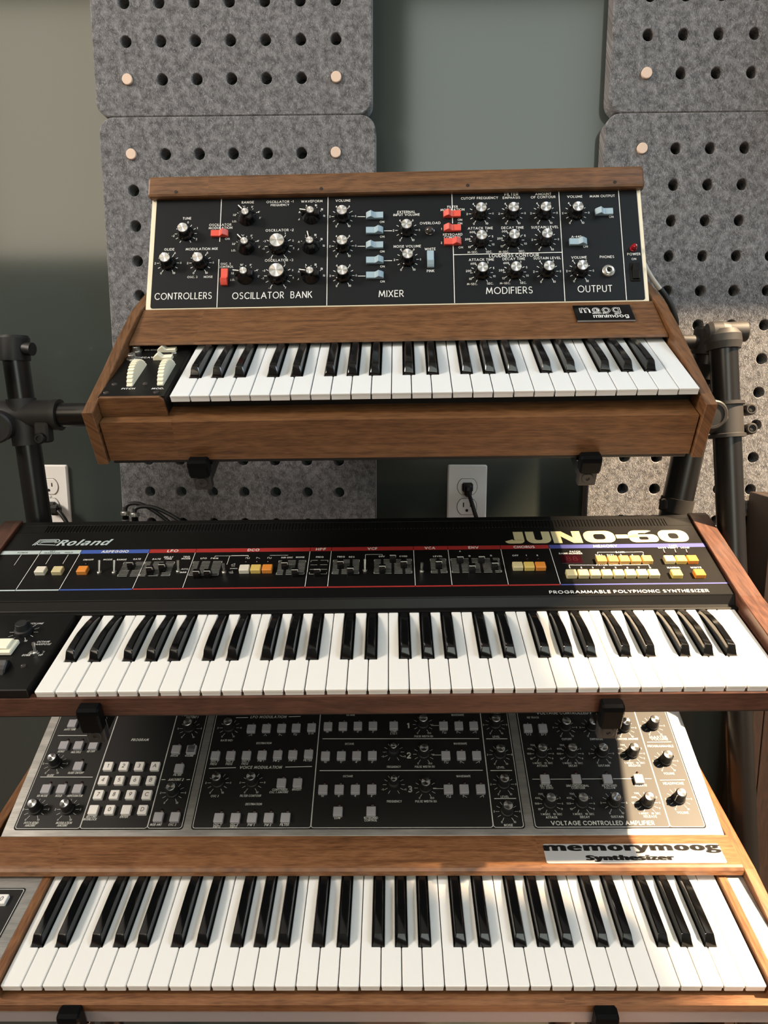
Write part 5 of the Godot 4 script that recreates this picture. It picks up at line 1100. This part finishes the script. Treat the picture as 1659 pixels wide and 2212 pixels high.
# ==================================================================== outlets, plugs, cables, cabinet
func outlet(label: String, x: float, y: float) -> void:
	var o := thing("wall_outlet", label, "outlet", "white wall outlets"); o.position = mm(x, y, 0)
	var up := Transform3D(Basis(Vector3.RIGHT, PI / 2), Vector3.ZERO)
	var s := new_st(); slab(s, round_rect(-35, 35, -57, 57, 3.5), 0, 6.0, 2.4); part(o, "wall_plate", s, mat.plate, up)
	for k in [-18.0, 18.0]:
		var face := PackedVector2Array()
		for i in 32:
			var a := TAU * i / 32; face.append(Vector2(cos(a) * 17.3, clampf(sin(a) * 17.3, -14.2, 14.2) + k))
		var ring := PackedVector2Array()
		for p in face: ring.append(Vector2(p.x * 1.05, (p.y - k) * 1.05 + k))
		s = new_st(); slab(s, ring, 5.6, 6.1); part(o, "receptacle_gap", s, mat.print_dark, up)
		s = new_st(); slab(s, face, 5.5, 7.4, 0.6); var r := part(o, "receptacle", s, mat.plate, up)
		s = new_st(); box(s, -7.2, -5.2, 7.3, 7.7, k - 7.6, k + 0.6); box(s, 5.4, 7.2, 7.3, 7.7, k - 6.6, k + 0.0)
		lathe(s, [[0.0, 7.3], [2.6, 7.3], [2.6, 7.7], [0.0, 7.7]], 16, Transform3D(Basis(), Vector3(0, 0, k + 6.6))); part(r, "slot", s, mat.slot)
	s = new_st(); lathe(s, [[0.0, 5.9], [3.2, 5.9], [2.8, 6.8], [0.0, 7.2]], 16); box(s, -2.6, 2.6, 7.0, 7.3, -0.4, 0.4); part(o, "plate_screw", s, mat.plate, up)

func outlets_and_cables() -> void:
	outlet("white duplex wall outlet in full view between the upper two synthesizers", 111.8, 1264)
	outlet("white wall outlet half hidden behind the left stand leg", -645, 1261)
	# plug and cord in the right-hand outlet
	var o := thing("power_cord", "black power cord plugged into the upper socket of the outlet in full view", "power cord"); o.position = mm(112, 1282, 7)
	var s := new_st(); box(s, -9.5, 9.5, -8.5, 8, 0.6, 10, 2.5); box(s, -6.5, 6.5, -16, 6, 9, 24, 4); part(o, "plug", s, mat.black)
	s = new_st(); path(s, [Vector3(0, -6, 20), Vector3(2, -14, 34), Vector3(8, -34, 44), Vector3(16, -62, 46), Vector3(22, -110, 44), Vector3(24, -180, 60), Vector3(22, -300, 90)], 3.6, 12); part(o, "cord", s, mat.black)
	o = thing("power_cord", "black power cord hanging from the outlet behind the left leg", "power cord"); o.position = mm(-645, 1243, 7)
	s = new_st(); box(s, -8, 16, -9, 9, 0.6, 14, 4); box(s, 6, 26, -14, 5, 5, 22, 5); part(o, "plug", s, mat.black)
	s = new_st(); path(s, [Vector3(20, -4, 16), Vector3(32, -14, 22), Vector3(44, -34, 26), Vector3(52, -70, 28), Vector3(56, -200, 40)], 3.8, 12); part(o, "cord", s, mat.black)
	# two audio plugs standing at the rear of the middle synthesizer
	for q in [[-441.0, "left of two silver-collared audio plugs rising behind the black synthesizer", 0.0], [-421.5, "right of two silver-collared audio plugs rising behind the black synthesizer", 6.0]]:
		o = thing("audio_plug", q[1], "audio plug", "audio plugs behind the middle synthesizer"); o.position = mm(q[0], 1244, 172 + q[2] * 2.0)
		s = new_st(); lathe(s, [[0.0, -30.0], [5.2, -30.0], [5.2, 12.0], [0.0, 12.0]], 24); part(o, "barrel", s, mat.gloss_black)
		s = new_st(); lathe(s, [[5.0, 3.4], [6.0, 3.6], [6.0, 5.4], [5.0, 5.6]], 24); part(o, "ring", s, mat.metal)
		s = new_st(); lathe(s, [[0.0, 12.0], [6.6, 12.0], [7.0, 12.8], [7.0, 17.2], [6.2, 18.4], [4.0, 18.8], [0.0, 18.8]], 30, Transform3D(), 15, 0.03); part(o, "collar", s, mat.metal)
		s = new_st(); lathe(s, [[3.4, 18.6], [3.2, 25.0], [0.0, 25.0]], 18); part(o, "strain_relief", s, mat.black)
		var k: float = q[2]
		s = new_st(); path(s, [Vector3(0, 22, 0), Vector3(5, 29 - k * 0.4, 0), Vector3(16, 31 - k * 0.5, -2), Vector3(30 , 27 - k * 0.2, -4), Vector3(50, 14 + k * 0.4, -6), Vector3(74, -6 + k, -6), Vector3(110, -40, -4)], 3.1, 12); part(o, "cable", s, mat.black)
	# lead at the back of the top synthesizer
	o = thing("cable", "dark cable with a pale sheath behind the right end of the top synthesizer", "cable"); o.position = mm(354, 1648, 152)
	s = new_st(); path(s, [Vector3(-10, 14, -6), Vector3(8, -23, 0), Vector3(27, -48, 0)], 3.4, 12); part(o, "sheath", s, mat.sheath)
	s = new_st(); path(s, [Vector3(27, -47, 0), Vector3(36, -58, 0), Vector3(46, -74, 0), Vector3(56, -98, -6), Vector3(56, -124, -30), Vector3(36, -160, -50), Vector3(10, -200, -60)], 4.2, 12); part(o, "cord", s, mat.black)
	# wooden cabinet at the right
	o = thing("cabinet", "dark wooden cabinet standing against the wall at the right edge", "cabinet"); o.position = mm(594, 0, 36)
	grain = Vector3.UP
	s = new_st(); box(s, 0, 18, 0, 1280, 0, 80, 1.0); box(s, 18, 700, 1262, 1280, 0, 80, 1.0); part(o, "carcass", s, mat.cabinet)
	s = new_st(); box(s, 19, 359, 20, 1260, 62, 80, 1.0); part(o, "door", s, mat.cabinet)
	s = new_st(); box(s, 361, 700, 20, 1260, 62, 80, 1.0); part(o, "door", s, mat.cabinet)
	grain = Vector3.RIGHT
